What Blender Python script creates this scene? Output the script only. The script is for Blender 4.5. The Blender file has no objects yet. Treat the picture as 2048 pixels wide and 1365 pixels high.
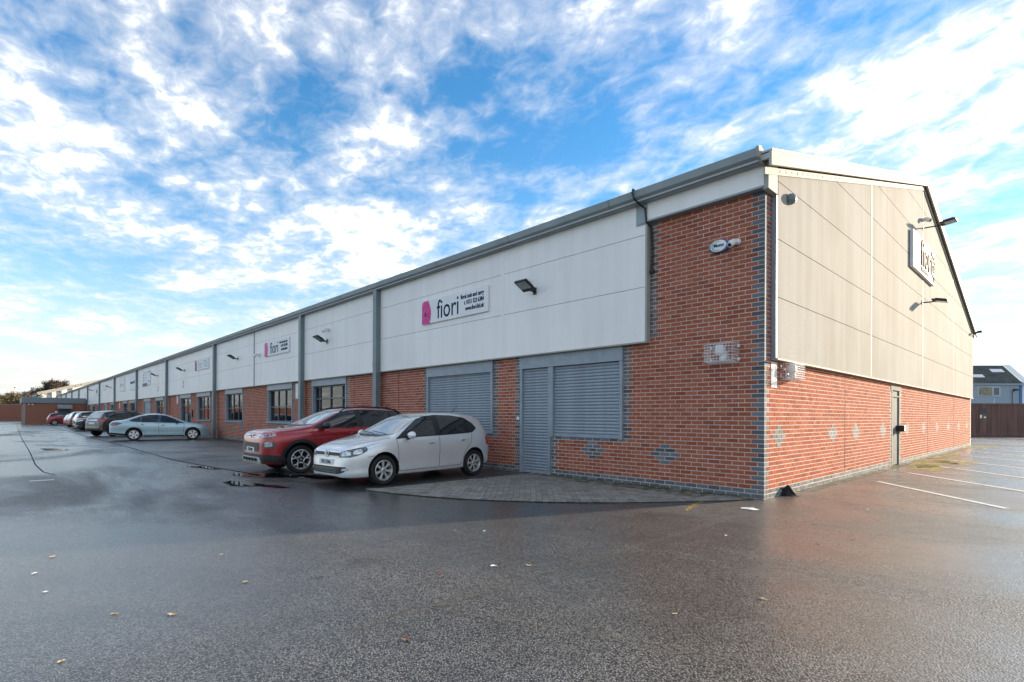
import bpy, bmesh, math, random
from mathutils import Vector, Matrix
from mathutils.bvhtree import BVHTree
from mathutils.geometry import delaunay_2d_cdt
R = math.radians
random.seed(7)
scene = bpy.context.scene
col = scene.collection

# ------------------------------------------------------------------ camera
CAM = (3.6045, -9.3019, 1.3827)
cd = bpy.data.cameras.new('camera')
cam = bpy.data.objects.new('camera', cd); col.objects.link(cam)
cam.location = CAM
fwd = Vector((-0.72489, 0.68887, 0.0)); upv = Vector((0, 0, 1))
q = fwd.to_track_quat('-Z', 'Y')
cam.rotation_mode = 'QUATERNION'
cam.rotation_quaternion = q @ Matrix.Rotation(R(0.25), 4, 'Z').to_quaternion()
cd.sensor_width = 36.0; cd.lens = 1068.6 / 2048 * 36
cd.shift_y = 151.0 / 2048
cd.clip_start = 0.1; cd.clip_end = 3000
scene.camera = cam

# ------------------------------------------------------------------ sky, sun, exposure
SUN_AZ, SUN_EL = R(21.0), R(13.0)      # azimuth from +Y towards +X
sdir = Vector((math.sin(SUN_AZ)*math.cos(SUN_EL), math.cos(SUN_AZ)*math.cos(SUN_EL), math.sin(SUN_EL)))
world = bpy.data.worlds.new('World'); scene.world = world; world.use_nodes = True
def build_world():
    nt = world.node_tree; N = nt.nodes; L = nt.links; N.clear()
    out = N.new('ShaderNodeOutputWorld'); bg = N.new('ShaderNodeBackground'); bg.inputs['Strength'].default_value = 0.15
    L.new(bg.outputs[0], out.inputs[0])
    sky = N.new('ShaderNodeTexSky'); sky.sky_type = 'NISHITA'; sky.sun_disc = False
    sky.sun_elevation = SUN_EL; sky.sun_rotation = SUN_AZ; sky.air_density = 1.0; sky.dust_density = 0.05; sky.ozone_density = 2.0
    hs = N.new('ShaderNodeHueSaturation'); hs.inputs['Saturation'].default_value = 1.32; hs.inputs['Value'].default_value = 0.35
    L.new(sky.outputs[0], hs.inputs['Color'])
    tc = N.new('ShaderNodeTexCoord')
    sp = N.new('ShaderNodeSeparateXYZ'); L.new(tc.outputs['Generated'], sp.inputs[0])
    def math_(op, a, b=None, c=None, clamp=False):
        m = N.new('ShaderNodeMath'); m.operation = op; m.use_clamp = clamp
        for i, v in enumerate((a, b, c)):
            if v is None: continue
            if isinstance(v, (int, float)): m.inputs[i].default_value = v
            else: L.new(v, m.inputs[i])
        return m.outputs[0]
    z = math_('MAXIMUM', sp.outputs['Z'], 0.0)
    zc = math_('ADD', z, 0.13)
    px = math_('DIVIDE', sp.outputs['X'], zc); py = math_('DIVIDE', sp.outputs['Y'], zc)
    cb = N.new('ShaderNodeCombineXYZ'); L.new(px, cb.inputs[0]); L.new(py, cb.inputs[1])
    def noise(scale, detail, rough, dist, rot=0.0, sc=(1, 1, 1), loc=(0, 0, 0)):
        mp = N.new('ShaderNodeMapping'); mp.inputs['Rotation'].default_value = (0, 0, rot); mp.inputs['Scale'].default_value = sc; mp.inputs['Location'].default_value = loc
        L.new(cb.outputs[0], mp.inputs[0])
        n = N.new('ShaderNodeTexNoise'); n.inputs['Scale'].default_value = scale; n.inputs['Detail'].default_value = detail
        n.inputs['Roughness'].default_value = rough; n.inputs['Distortion'].default_value = dist
        L.new(mp.outputs[0], n.inputs['Vector']); return n.outputs['Fac']
    big = noise(1.3, 2, 0.5, 0.2, R(20), (0.8, 1.2, 1), (3.1, 1.7, 0))
    fine = noise(4.0, 9, 0.54, 0.25, R(38), (0.95, 1.1, 1), (0.4, 2.2, 0))
    puff = noise(15.0, 6, 0.58, 0.5, R(30), (0.9, 1.15, 1), (5.4, 0.2, 0))
    d = math_('ADD', math_('MULTIPLY', big, 0.55), math_('MULTIPLY', fine, 0.62))
    d = math_('ADD', d, math_('MULTIPLY', puff, 0.34))
    # a little more cover towards the sun, as the sky in view shows
    dt = N.new('ShaderNodeVectorMath'); dt.operation = 'DOT_PRODUCT'; L.new(tc.outputs['Generated'], dt.inputs[0]); dt.inputs[1].default_value = sdir
    ds = math_('MAXIMUM', dt.outputs['Value'], 0.0)
    d = math_('ADD', d, math_('MULTIPLY_ADD', ds, 0.03, 0.01))
    ss = N.new('ShaderNodeMapRange'); ss.interpolation_type = 'SMOOTHSTEP'
    ss.inputs['From Min'].default_value = 0.60; ss.inputs['From Max'].default_value = 1.00
    L.new(d, ss.inputs['Value'])
    dens = math_('MULTIPLY', ss.outputs[0], 0.93)
    # cloud colour: dull where thin, thick cores brightened past white for more fill light
    thick = N.new('ShaderNodeMapRange'); thick.interpolation_type = 'SMOOTHSTEP'; thick.inputs['From Min'].default_value = 0.78; thick.inputs['From Max'].default_value = 1.14
    L.new(d, thick.inputs['Value'])
    cm = N.new('ShaderNodeMix'); cm.data_type = 'RGBA'
    cm.inputs['A'].default_value = (1.4, 1.38, 1.36, 1); cm.inputs['B'].default_value = (8.0, 7.7, 7.2, 1)
    L.new(thick.outputs[0], cm.inputs['Factor'])
    glow = math_('ADD', math_('MULTIPLY', math_('POWER', ds, 4.0), 0.05), 1.0)
    cs = N.new('ShaderNodeVectorMath'); cs.operation = 'SCALE'; L.new(cm.outputs['Result'], cs.inputs[0]); L.new(glow, cs.inputs['Scale'])
    # pale air near the horizon
    hz = math_('POWER', math_('SUBTRACT', 1.0, z, clamp=True), 9.0)
    hm = N.new('ShaderNodeMix'); hm.data_type = 'RGBA'; hm.inputs['B'].default_value = (1.05, 1.06, 1.07, 1)
    L.new(math_('MULTIPLY', hz, 0.92), hm.inputs['Factor']); L.new(hs.outputs[0], hm.inputs['A'])
    fm = N.new('ShaderNodeMix'); fm.data_type = 'RGBA'
    L.new(dens, fm.inputs['Factor']); L.new(hm.outputs['Result'], fm.inputs['A']); L.new(cs.outputs[0], fm.inputs['B'])
    h2 = N.new('ShaderNodeMix'); h2.data_type = 'RGBA'; h2.inputs['B'].default_value = (0.98, 1.0, 1.02, 1)
    L.new(math_('MULTIPLY', hz, 0.75), h2.inputs['Factor']); L.new(fm.outputs['Result'], h2.inputs['A'])
    L.new(h2.outputs['Result'], bg.inputs['Color'])
build_world()
sl = bpy.data.lights.new('sun', 'SUN'); sl.energy = 2.0; sl.angle = R(1.5); sl.color = (1.0, 0.83, 0.62)
so = bpy.data.objects.new('sun', sl); col.objects.link(so)
so.rotation_euler = (-sdir).to_track_quat('-Z', 'Y').to_euler(); so.location = sdir*60
vs = scene.view_settings; vs.view_transform = 'Standard'; vs.look = 'None'; vs.gamma = 1.0; vs.exposure = 2.5
try: vs.use_curve_mapping = False
except Exception: pass
scene.render.engine = 'CYCLES'

# ------------------------------------------------------------------ helpers
def tag(o, label=None, cat=None, group=None, kind=None):
    if label: o['label'] = label
    if cat: o['category'] = cat
    if group: o['group'] = group
    if kind: o['kind'] = kind
    return o
def thing(name, label, cat, loc=(0, 0, 0), rz=0.0, group=None):
    o = bpy.data.objects.new(name, None); col.objects.link(o)
    o.location = loc; o.rotation_euler = (0, 0, rz); o.empty_display_size = 0.2
    return tag(o, label, cat, group)
def link(name, me, parent=None, mat=None):
    o = bpy.data.objects.new(name, me); col.objects.link(o)
    if mat is not None and not me.materials: me.materials.append(mat)
    if parent is not None: o.parent = parent
    return o
class MB:
    def __init__(s): s.v = []; s.f = []; s.m = []; s.r = []
    def add(s, vs_, fs, mi=0, rnd=None):
        b = len(s.v); s.v += [tuple(p) for p in vs_]
        for f in fs: s.f.append([b+i for i in f]); s.m.append(mi); s.r.append(0.0 if rnd is None else rnd)
        return s
    def box(s, x0, x1, y0, y1, z0, z1, mi=0, rnd=None, M=None):
        p = [(x, y, z) for z in (z0, z1) for y in (y0, y1) for x in (x0, x1)]
        if M is not None: p = [M @ Vector(q) for q in p]
        return s.add(p, [(0, 2, 3, 1), (4, 5, 7, 6), (0, 1, 5, 4), (2, 6, 7, 3), (0, 4, 6, 2), (1, 3, 7, 5)], mi, rnd)
    def prism(s, poly, fn, a, b, mi=0):
        n = len(poly)
        p = [fn(u, w, a) for u, w in poly] + [fn(u, w, b) for u, w in poly]
        return s.add(p, [list(range(n))[::-1], list(range(n, 2*n))] + [(i, (i+1) % n, n+(i+1) % n, n+i) for i in range(n)], mi)
    def tube(s, path, r, n=8, mi=0, cap=True):
        P = [Vector(p) for p in path]; rings = []
        for i, p in enumerate(P):
            t = (P[min(i+1, len(P)-1)]-P[max(i-1, 0)]).normalized()
            a = Vector((0, 0, 1)) if abs(t.z) < 0.9 else Vector((1, 0, 0))
            u = t.cross(a).normalized(); w = t.cross(u)
            rr = r[i] if isinstance(r, (list, tuple)) else r
            rings.append([p+(u*math.cos(2*math.pi*k/n)+w*math.sin(2*math.pi*k/n))*rr for k in range(n)])
        vv = [q_ for g in rings for q_ in g]; ff = []
        for i in range(len(P)-1):
            for k in range(n): ff.append((i*n+k, i*n+(k+1) % n, (i+1)*n+(k+1) % n, (i+1)*n+k))
        if cap: ff += [list(range(n))[::-1], list(range((len(P)-1)*n, len(P)*n))]
        return s.add(vv, ff, mi)
    def lathe(s, prof, n=32, axis='y', c=(0, 0, 0), mi=0):
        vv = []; m = len(prof)
        for k in range(n):
            a = 2*math.pi*k/n
            for r, h in prof:
                if axis == 'y': vv.append((c[0]+r*math.cos(a), c[1]+h, c[2]+r*math.sin(a)))
                elif axis == 'x': vv.append((c[0]+h, c[1]+r*math.cos(a), c[2]+r*math.sin(a)))
                else: vv.append((c[0]+r*math.cos(a), c[1]+r*math.sin(a), c[2]+h))
        ff = [(k*m+i, k*m+i+1, ((k+1) % n)*m+i+1, ((k+1) % n)*m+i) for k in range(n) for i in range(m-1)]
        return s.add(vv, ff, mi)
    def mesh(s, name, mats, smooth=False, ang=35):
        me = bpy.data.meshes.new(name); me.from_pydata(s.v, [], s.f); 
        for m in (mats if isinstance(mats, (list, tuple)) else [mats]): me.materials.append(m)
        me.polygons.foreach_set('material_index', s.m)
        if any(s.r):
            a = me.attributes.new('rnd', 'FLOAT', 'FACE'); a.data.foreach_set('value', s.r)
        bm = bmesh.new(); bm.from_mesh(me); bmesh.ops.recalc_face_normals(bm, faces=bm.faces); bm.to_mesh(me); bm.free()
        if smooth:
            me.polygons.foreach_set('use_smooth', [True]*len(me.polygons))
            me.set_sharp_from_angle(angle=R(ang))
        me.update(); return me
    def build(s, name, mats, parent=None, smooth=False, ang=35):
        return link(name, s.mesh(name, mats, smooth, ang), parent)
def bevel_mesh(me, w, seg=2):
    bm = bmesh.new(); bm.from_mesh(me)
    bmesh.ops.bevel(bm, geom=[e for e in bm.edges if len(e.link_faces) == 2 and e.calc_face_angle(0) > 0.5], offset=w, segments=seg, affect='EDGES', profile=0.5)
    bm.to_mesh(me); bm.free(); return me
def evaluated(ob):
    bpy.context.view_layer.update()
    dg = bpy.context.evaluated_depsgraph_get(); return bpy.data.meshes.new_from_object(ob.evaluated_get(dg))
def text_mesh(body, size=1.0, extrude=0.004, align='LEFT', sx=1.0, off=0.0):
    cu = bpy.data.curves.new('txt', 'FONT'); cu.body = body; cu.size = size; cu.extrude = extrude; cu.align_x = align; cu.resolution_u = 3; cu.offset = off
    o = bpy.data.objects.new('txt', cu); col.objects.link(o)
    me = evaluated(o); bpy.data.objects.remove(o); bpy.data.curves.remove(cu)
    return [(v.co.x*sx, v.co.y, v.co.z) for v in me.vertices], [list(p.vertices) for p in me.polygons]

# ------------------------------------------------------------------ materials
def nodes_of(m):
    m.use_nodes = True; return m.node_tree.nodes, m.node_tree.links, m.node_tree.nodes['Principled BSDF']
def pm(name, c, rough=0.5, metal=0.0, var=0.12, scale=3.0, bump=0.0, bscale=60.0, coat=0.0, spec=0.5, rvar=0.0, dirt=None, dirt_amt=0.0, streak=False):
    m = bpy.data.materials.new(name); N, L, b = nodes_of(m)
    b.inputs['Roughness'].default_value = rough; b.inputs['Metallic'].default_value = metal
    b.inputs['Coat Weight'].default_value = coat; b.inputs['Coat Roughness'].default_value = 0.04
    b.inputs['Specular IOR Level'].default_value = spec
    tc = N.new('ShaderNodeTexCoord')
    mp = N.new('ShaderNodeMapping'); L.new(tc.outputs['Object'], mp.inputs[0])
    if streak: mp.inputs['Scale'].default_value = (2.5, 2.5, 0.22)
    n = N.new('ShaderNodeTexNoise'); n.inputs['Scale'].default_value = scale; n.inputs['Detail'].default_value = 6; n.inputs['Roughness'].default_value = 0.6
    L.new(mp.outputs[0], n.inputs['Vector'])
    rmp = N.new('ShaderNodeMapRange'); rmp.inputs['From Min'].default_value = 0.3; rmp.inputs['From Max'].default_value = 0.7
    rmp.inputs['To Min'].default_value = 1-var; rmp.inputs['To Max'].default_value = 1+var
    L.new(n.outputs['Fac'], rmp.inputs['Value'])
    sc = N.new('ShaderNodeVectorMath'); sc.operation = 'SCALE'; sc.inputs[0].default_value = c[:3]; L.new(rmp.outputs[0], sc.inputs['Scale'])
    last = sc.outputs[0]
    if dirt:
        n2 = N.new('ShaderNodeTexNoise'); n2.inputs['Scale'].default_value = scale*0.6; n2.inputs['Detail'].default_value = 8; n2.inputs['Roughness'].default_value = 0.65
        mp2 = N.new('ShaderNodeMapping'); mp2.inputs['Location'].default_value = (7, 3, 5); L.new(mp.outputs[0], mp2.inputs[0]); L.new(mp2.outputs[0], n2.inputs['Vector'])
        r2 = N.new('ShaderNodeMapRange'); r2.inputs['From Min'].default_value = 0.45; r2.inputs['From Max'].default_value = 0.75; r2.inputs['To Max'].default_value = dirt_amt
        L.new(n2.outputs['Fac'], r2.inputs['Value'])
        mx = N.new('ShaderNodeMix'); mx.data_type = 'RGBA'; mx.inputs['B'].default_value = (*dirt, 1)
        L.new(r2.outputs[0], mx.inputs['Factor']); L.new(last, mx.inputs['A']); last = mx.outputs['Result']
    L.new(last, b.inputs['Base Color'])
    if rvar:
        r3 = N.new('ShaderNodeMapRange'); r3.inputs['From Min'].default_value = 0.3; r3.inputs['From Max'].default_value = 0.7
        r3.inputs['To Min'].default_value = max(0.02, rough-rvar); r3.inputs['To Max'].default_value = rough+rvar
        L.new(n.outputs['Fac'], r3.inputs['Value']); L.new(r3.outputs[0], b.inputs['Roughness'])
    if bump:
        n4 = N.new('ShaderNodeTexNoise'); n4.inputs['Scale'].default_value = bscale; n4.inputs['Detail'].default_value = 4; L.new(tc.outputs['Object'], n4.inputs['Vector'])
        bp = N.new('ShaderNodeBump'); bp.inputs['Strength'].default_value = bump; bp.inputs['Distance'].default_value = 0.01
        L.new(n4.outputs['Fac'], bp.inputs['Height']); L.new(bp.outputs[0], b.inputs['Normal'])
    return m
def brick_mat(name, ramp, rough=0.9, bump=0.5, efflo=0.04):
    m = bpy.data.materials.new(name); N, L, b = nodes_of(m)
    b.inputs['Roughness'].default_value = rough; b.inputs['Specular IOR Level'].default_value = 0.08
    at = N.new('ShaderNodeAttribute'); at.attribute_name = 'rnd'
    oi = N.new('ShaderNodeObjectInfo')
    ad = N.new('ShaderNodeMath'); ad.operation = 'ADD'; L.new(at.outputs['Fac'], ad.inputs[0]); L.new(oi.outputs['Random'], ad.inputs[1])
    fr = N.new('ShaderNodeMath'); fr.operation = 'FRACT'; L.new(ad.outputs[0], fr.inputs[0])
    cr = N.new('ShaderNodeValToRGB'); cr.color_ramp.interpolation = 'LINEAR'
    e = cr.color_ramp.elements
    e[0].color = (*ramp[0], 1); e[0].position = 0.0; e[1].color = (*ramp[-1], 1); e[1].position = 1.0
    for i, c in enumerate(ramp[1:-1]):
        x = e.new((i+1)/(len(ramp)-1)); x.color = (*c, 1)
    L.new(fr.outputs[0], cr.inputs[0])
    geo = N.new('ShaderNodeNewGeometry')
    n = N.new('ShaderNodeTexNoise'); n.inputs['Scale'].default_value = 35; n.inputs['Detail'].default_value = 6; n.inputs['Roughness'].default_value = 0.7; L.new(geo.outputs['Position'], n.inputs['Vector'])
    mr = N.new('ShaderNodeMapRange'); mr.inputs['From Min'].default_value = 0.25; mr.inputs['From Max'].default_value = 0.75; mr.inputs['To Min'].default_value = 0.72; mr.inputs['To Max'].default_value = 1.25
    L.new(n.outputs['Fac'], mr.inputs['Value'])
    sc = N.new('ShaderNodeVectorMath'); sc.operation = 'SCALE'; L.new(cr.outputs[0], sc.inputs[0]); L.new(mr.outputs[0], sc.inputs['Scale'])
    n2 = N.new('ShaderNodeTexNoise'); n2.inputs['Scale'].default_value = 1.1; n2.inputs['Detail'].default_value = 7; n2.inputs['Roughness'].default_value = 0.65; L.new(geo.outputs['Position'], n2.inputs['Vector'])
    r2 = N.new('ShaderNodeMapRange'); r2.inputs['From Min'].default_value = 0.5; r2.inputs['From Max'].default_value = 0.8; r2.inputs['To Max'].default_value = efflo*3
    L.new(n2.outputs['Fac'], r2.inputs['Value'])
    mx = N.new('ShaderNodeMix'); mx.data_type = 'RGBA'; mx.inputs['B'].default_value = (0.36, 0.26, 0.20, 1)
    L.new(r2.outputs[0], mx.inputs['Factor']); L.new(sc.outputs[0], mx.inputs['A']); L.new(mx.outputs['Result'], b.inputs['Base Color'])
    bp = N.new('ShaderNodeBump'); bp.inputs['Strength'].default_value = bump; bp.inputs['Distance'].default_value = 0.006
    n3 = N.new('ShaderNodeTexNoise'); n3.inputs['Scale'].default_value = 90; n3.inputs['Detail'].default_value = 3
    mp3 = N.new('ShaderNodeMapping'); mp3.inputs['Scale'].default_value = (1, 1, 2.2); L.new(geo.outputs['Position'], mp3.inputs[0]); L.new(mp3.outputs[0], n3.inputs['Vector'])
    L.new(n3.outputs['Fac'], bp.inputs['Height']); L.new(bp.outputs[0], b.inputs['Normal'])
    return m
def clad_mat(name, c, stain, amt, rough=0.48, spec=0.5):
    # profiled steel sheet: fine horizontal ribs, rain streaks
    m = bpy.data.materials.new(name); N, L, b = nodes_of(m)
    b.inputs['Roughness'].default_value = rough; b.inputs['Specular IOR Level'].default_value = spec
    tc = N.new('ShaderNodeTexCoord')
    sp = N.new('ShaderNodeSeparateXYZ'); L.new(tc.outputs['Object'], sp.inputs[0])
    mp = N.new('ShaderNodeMapping'); mp.inputs['Scale'].default_value = (2.2, 2.2, 0.12); L.new(tc.outputs['Object'], mp.inputs[0])
    n = N.new('ShaderNodeTexNoise'); n.inputs['Scale'].default_value = 1.6; n.inputs['Detail'].default_value = 8; n.inputs['Roughness'].default_value = 0.65; L.new(mp.outputs[0], n.inputs['Vector'])
    nb = N.new('ShaderNodeTexNoise'); nb.inputs['Scale'].default_value = 0.5; nb.inputs['Detail'].default_value = 5; L.new(tc.outputs['Object'], nb.inputs['Vector'])
    mu = N.new('ShaderNodeMath'); mu.operation = 'MULTIPLY_ADD'; L.new(n.outputs['Fac'], mu.inputs[0]); mu.inputs[1].default_value = 0.6
    hb = N.new('ShaderNodeMath'); hb.operation = 'MULTIPLY'; hb.inputs[1].default_value = 0.5; L.new(nb.outputs['Fac'], hb.inputs[0]); L.new(hb.outputs[0], mu.inputs[2])
    r = N.new('ShaderNodeMapRange'); r.inputs['From Min'].default_value = 0.45; r.inputs['From Max'].default_value = 0.75; r.inputs['To Max'].default_value = amt; L.new(mu.outputs[0], r.inputs['Value'])
    mx = N.new('ShaderNodeMix'); mx.data_type = 'RGBA'; mx.inputs['A'].default_value = (*c, 1); mx.inputs['B'].default_value = (*stain, 1)
    L.new(r.outputs[0], mx.inputs['Factor']); L.new(mx.outputs['Result'], b.inputs['Base Color'])
    wv = N.new('ShaderNodeMath'); wv.operation = 'SINE'
    ms = N.new('ShaderNodeMath'); ms.operation = 'MULTIPLY'; ms.inputs[1].default_value = 2*math.pi/0.034; L.new(sp.outputs['Z'], ms.inputs[0]); L.new(ms.outputs[0], wv.inputs[0])
    bp = N.new('ShaderNodeBump'); bp.inputs['Strength'].default_value = 0.35; bp.inputs['Distance'].default_value = 0.0016; L.new(wv.outputs[0], bp.inputs['Height']); L.new(bp.outputs[0], b.inputs['Normal'])
    return m
def asphalt_mat(name, base, r_lo, r_hi, seed, grain=1.0, light=0.0):
    m = bpy.data.materials.new(name); N, L, b = nodes_of(m)
    geo = N.new('ShaderNodeNewGeometry')
    def nz(scale, det, rough=0.6, sc=(1, 1, 1), dist=0.0):
        mp = N.new('ShaderNodeMapping'); mp.inputs['Location'].default_value = (seed, seed*0.7, 0); mp.inputs['Scale'].default_value = sc; L.new(geo.outputs['Position'], mp.inputs[0])
        n = N.new('ShaderNodeTexNoise'); n.inputs['Scale'].default_value = scale; n.inputs['Detail'].default_value = det; n.inputs['Roughness'].default_value = rough; n.inputs['Distortion'].default_value = dist
        L.new(mp.outputs[0], n.inputs['Vector']); return n.outputs['Fac']
    def mr(v, a, bb, c, d, smooth=False):
        x = N.new('ShaderNodeMapRange'); x.inputs['From Min'].default_value = a; x.inputs['From Max'].default_value = bb; x.inputs['To Min'].default_value = c; x.inputs['To Max'].default_value = d
        if smooth: x.interpolation_type = 'SMOOTHSTEP'
        L.new(v, x.inputs['Value']); return x.outputs[0]
    wet = mr(nz(0.20, 7, 0.60, (0.6, 1.4, 1), 0.6), 0.32, 0.54, 0, 1, True)      # 1 = wet film
    stone = N.new('ShaderNodeTexVoronoi'); stone.inputs['Scale'].default_value = 84; stone.inputs['Randomness'].default_value = 1.0; L.new(geo.outputs['Position'], stone.inputs['Vector'])
    spk = mr(stone.outputs['Color'], 0.05, 0.98, 0.3, 2.0)
    gap = mr(stone.outputs['Distance'], 0.25, 0.75, 1.2, 0.1)
    blot = mr(nz(1.3, 9, 0.72), 0.28, 0.72, 0.70, 1.35)
    def mul(p, q_):
        m_ = N.new('ShaderNodeMath'); m_.operation = 'MULTIPLY'; L.new(p, m_.inputs[0]); L.new(q_, m_.inputs[1]); return m_.outputs[0]
    oil = mr(nz(0.55, 4, 0.55), 0.62, 0.72, 1.0, 0.55, True)
    tone = mul(mul(mul(spk, gap), blot), mul(oil, mr(wet, 0, 1, 1.3, 0.85)))
    sc = N.new('ShaderNodeVectorMath'); sc.operation = 'SCALE'; sc.inputs[0].default_value = base; L.new(tone, sc.inputs['Scale'])
    L.new(sc.outputs[0], b.inputs['Base Color'])
    b.inputs['Roughness'].default_value = 0.7
    b.inputs['Specular IOR Level'].default_value = 0.12
    h = N.new('ShaderNodeMath'); h.operation = 'MULTIPLY_ADD'; L.new(nz(240, 2, 0.5), h.inputs[0]); h.inputs[1].default_value = 0.5; L.new(mr(stone.outputs['Distance'], 0.05, 0.7, 1.0, 0), h.inputs[2])
    bp = N.new('ShaderNodeBump'); bp.inputs['Distance'].default_value = 0.009*grain; bp.inputs['Strength'].default_value = 1.0; L.new(h.outputs[0], bp.inputs['Height'])
    L.new(bp.outputs[0], b.inputs['Normal'])
    L.new(mr(wet, 0, 1, 0.4, 1.0), b.inputs['Coat Weight']); L.new(mr(wet, 0, 1, 0.40, r_lo), b.inputs['Coat Roughness']); b.inputs['Coat IOR'].default_value = 1.6
    bc = N.new('ShaderNodeBump'); bc.inputs['Distance'].default_value = 0.006*grain; bc.inputs['Strength'].default_value = 0.20; L.new(h.outputs[0], bc.inputs['Height']); L.new(bc.outputs[0], b.inputs['Coat Normal'])
    return m
def glass_mat(name, tint=(0.75, 0.8, 0.8), rough=0.02):
    m = bpy.data.materials.new(name); N, L, b = nodes_of(m)
    tr = N.new('ShaderNodeBsdfTransparent'); tr.inputs[0].default_value = (*tint, 1)
    gl = N.new('ShaderNodeBsdfGlossy'); gl.inputs['Roughness'].default_value = rough; gl.inputs['Color'].default_value = (0.95, 0.97, 1, 1)
    fr = N.new('ShaderNodeFresnel'); fr.inputs['IOR'].default_value = 1.75
    mx = N.new('ShaderNodeMixShader'); L.new(fr.outputs[0], mx.inputs[0]); L.new(tr.outputs[0], mx.inputs[1]); L.new(gl.outputs[0], mx.inputs[2])
    L.new(mx.outputs[0], N['Material Output'].inputs[0]); return m
def patchy_mat(name, c, lo=0.45, hi=0.62, scale=6.0, rough=0.7, edge=None):
    # a thin worn layer: noise decides where it is still there
    m = bpy.data.materials.new(name); N, L, b = nodes_of(m)
    b.inputs['Base Color'].default_value = (*c, 1); b.inputs['Roughness'].default_value = rough
    geo = N.new('ShaderNodeNewGeometry')
    n = N.new('ShaderNodeTexNoise'); n.inputs['Scale'].default_value = scale; n.inputs['Detail'].default_value = 9; n.inputs['Roughness'].default_value = 0.72; L.new(geo.outputs['Position'], n.inputs['Vector'])
    r = N.new('ShaderNodeMapRange'); r.inputs['From Min'].default_value = lo; r.inputs['From Max'].default_value = hi; L.new(n.outputs['Fac'], r.inputs['Value'])
    last = r.outputs[0]
    if edge:
        tc = N.new('ShaderNodeTexCoord'); ln = N.new('ShaderNodeVectorMath'); ln.operation = 'LENGTH'; L.new(tc.outputs['Object'], ln.inputs[0])
        r2 = N.new('ShaderNodeMapRange'); r2.inputs['From Min'].default_value = edge; r2.inputs['From Max'].default_value = edge*0.3; L.new(ln.outputs['Value'], r2.inputs['Value'])
        mu = N.new('ShaderNodeMath'); mu.operation = 'MULTIPLY'; L.new(last, mu.inputs[0]); L.new(r2.outputs[0], mu.inputs[1]); last = mu.outputs[0]
    L.new(last, b.inputs['Alpha']); return m
M = {}
M['brick'] = brick_mat('red_brick', [(0.31, 0.088, 0.048), (0.37, 0.11, 0.06), (0.41, 0.13, 0.075), (0.35, 0.10, 0.055), (0.43, 0.15, 0.088), (0.33, 0.105, 0.062), (0.27, 0.078, 0.046)])
M['blue'] = brick_mat('blue_brick', [(0.085, 0.09, 0.10), (0.13, 0.14, 0.155), (0.19, 0.20, 0.215), (0.105, 0.115, 0.13)], rough=0.65, bump=0.3, efflo=0.04)
M['mortar'] = pm('mortar', (0.60, 0.51, 0.45), 0.9, var=0.18, scale=4, bump=0.4, bscale=200, dirt=(0.25, 0.2, 0.16), dirt_amt=0.3)
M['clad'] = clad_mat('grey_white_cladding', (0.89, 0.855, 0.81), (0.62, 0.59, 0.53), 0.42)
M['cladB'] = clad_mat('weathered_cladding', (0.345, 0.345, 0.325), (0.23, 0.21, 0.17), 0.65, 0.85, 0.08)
M['steel'] = pm('blue_grey_steel', (0.26, 0.30, 0.335), 0.42, var=0.12, scale=4, dirt=(0.42, 0.44, 0.45), dirt_amt=0.35)
M['slat'] = pm('shutter_slat_paint', (0.29, 0.33, 0.375), 0.42, var=0.08, scale=5, dirt=(0.14, 0.15, 0.15), dirt_amt=0.4)
M['gutter'] = pm('gutter_steel', (0.30, 0.35, 0.36), 0.40, var=0.08, scale=1.5, dirt=(0.16, 0.18, 0.17), dirt_amt=0.4)
M['pipe'] = pm('downpipe_steel', (0.17, 0.215, 0.23), 0.42, var=0.08, scale=2)
M['barge'] = pm('barge_board', (0.46, 0.44, 0.39), 0.7, var=0.1, scale=1.2, dirt=(0.3, 0.25, 0.14), dirt_amt=0.4, spec=0.2)
M['trim'] = pm('cream_trim', (0.40, 0.385, 0.34), 0.7, var=0.08, scale=2, dirt=(0.3, 0.25, 0.14), dirt_amt=0.3, spec=0.2)
M['roof'] = pm('roof_sheet', (0.42, 0.44, 0.44), 0.5, var=0.1, scale=1)
M['frame'] = pm('window_frame', (0.06, 0.075, 0.10), 0.4, var=0.08)
M['darkframe'] = pm('dark_frame', (0.03, 0.04, 0.055), 0.4, var=0.08)
M['white'] = pm('white_board', (0.80, 0.80, 0.79), 0.6, var=0.03, scale=1, spec=0.2)
M['whiteplastic'] = pm('white_plastic', (0.78, 0.78, 0.77), 0.35, var=0.04)
M['navy'] = pm('navy_ink', (0.012, 0.025, 0.055), 0.7, var=0.05, spec=0.08)
M['magenta'] = pm('magenta_print', (0.62, 0.01, 0.22), 0.5, var=0.35, scale=9)
M['wine'] = pm('wine_print', (0.33, 0.02, 0.07), 0.5, var=0.3, scale=9)
M['pinkprint'] = pm('pink_print', (0.72, 0.08, 0.33), 0.5, var=0.2, scale=20)
M['black'] = pm('black_plastic', (0.012, 0.012, 0.013), 0.45, var=0.15, scale=10)
M['rubber'] = pm('tyre_rubber', (0.014, 0.014, 0.015), 0.75, var=0.2, scale=20)
M['well'] = pm('wheel_well', (0.006, 0.006, 0.006), 0.9, var=0.1)
M['glass'] = glass_mat('window_glass')
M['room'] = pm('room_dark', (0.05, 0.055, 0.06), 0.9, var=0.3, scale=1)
M['blind'] = pm('blind_fabric', (0.55, 0.56, 0.54), 0.8, var=0.1)
M['greydoor'] = pm('grey_steel_door', (0.17, 0.175, 0.17), 0.75, var=0.1, scale=2, dirt=(0.1, 0.1, 0.09), dirt_amt=0.4, streak=True, spec=0.1)
M['stonewhite'] = pm('pale_surround', (0.30, 0.29, 0.26), 0.9, var=0.12, scale=5, spec=0.1)
M['asphalt'] = asphalt_mat('asphalt_wet', (0.118, 0.116, 0.113), 0.22, 0.55, 3.0)
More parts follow.
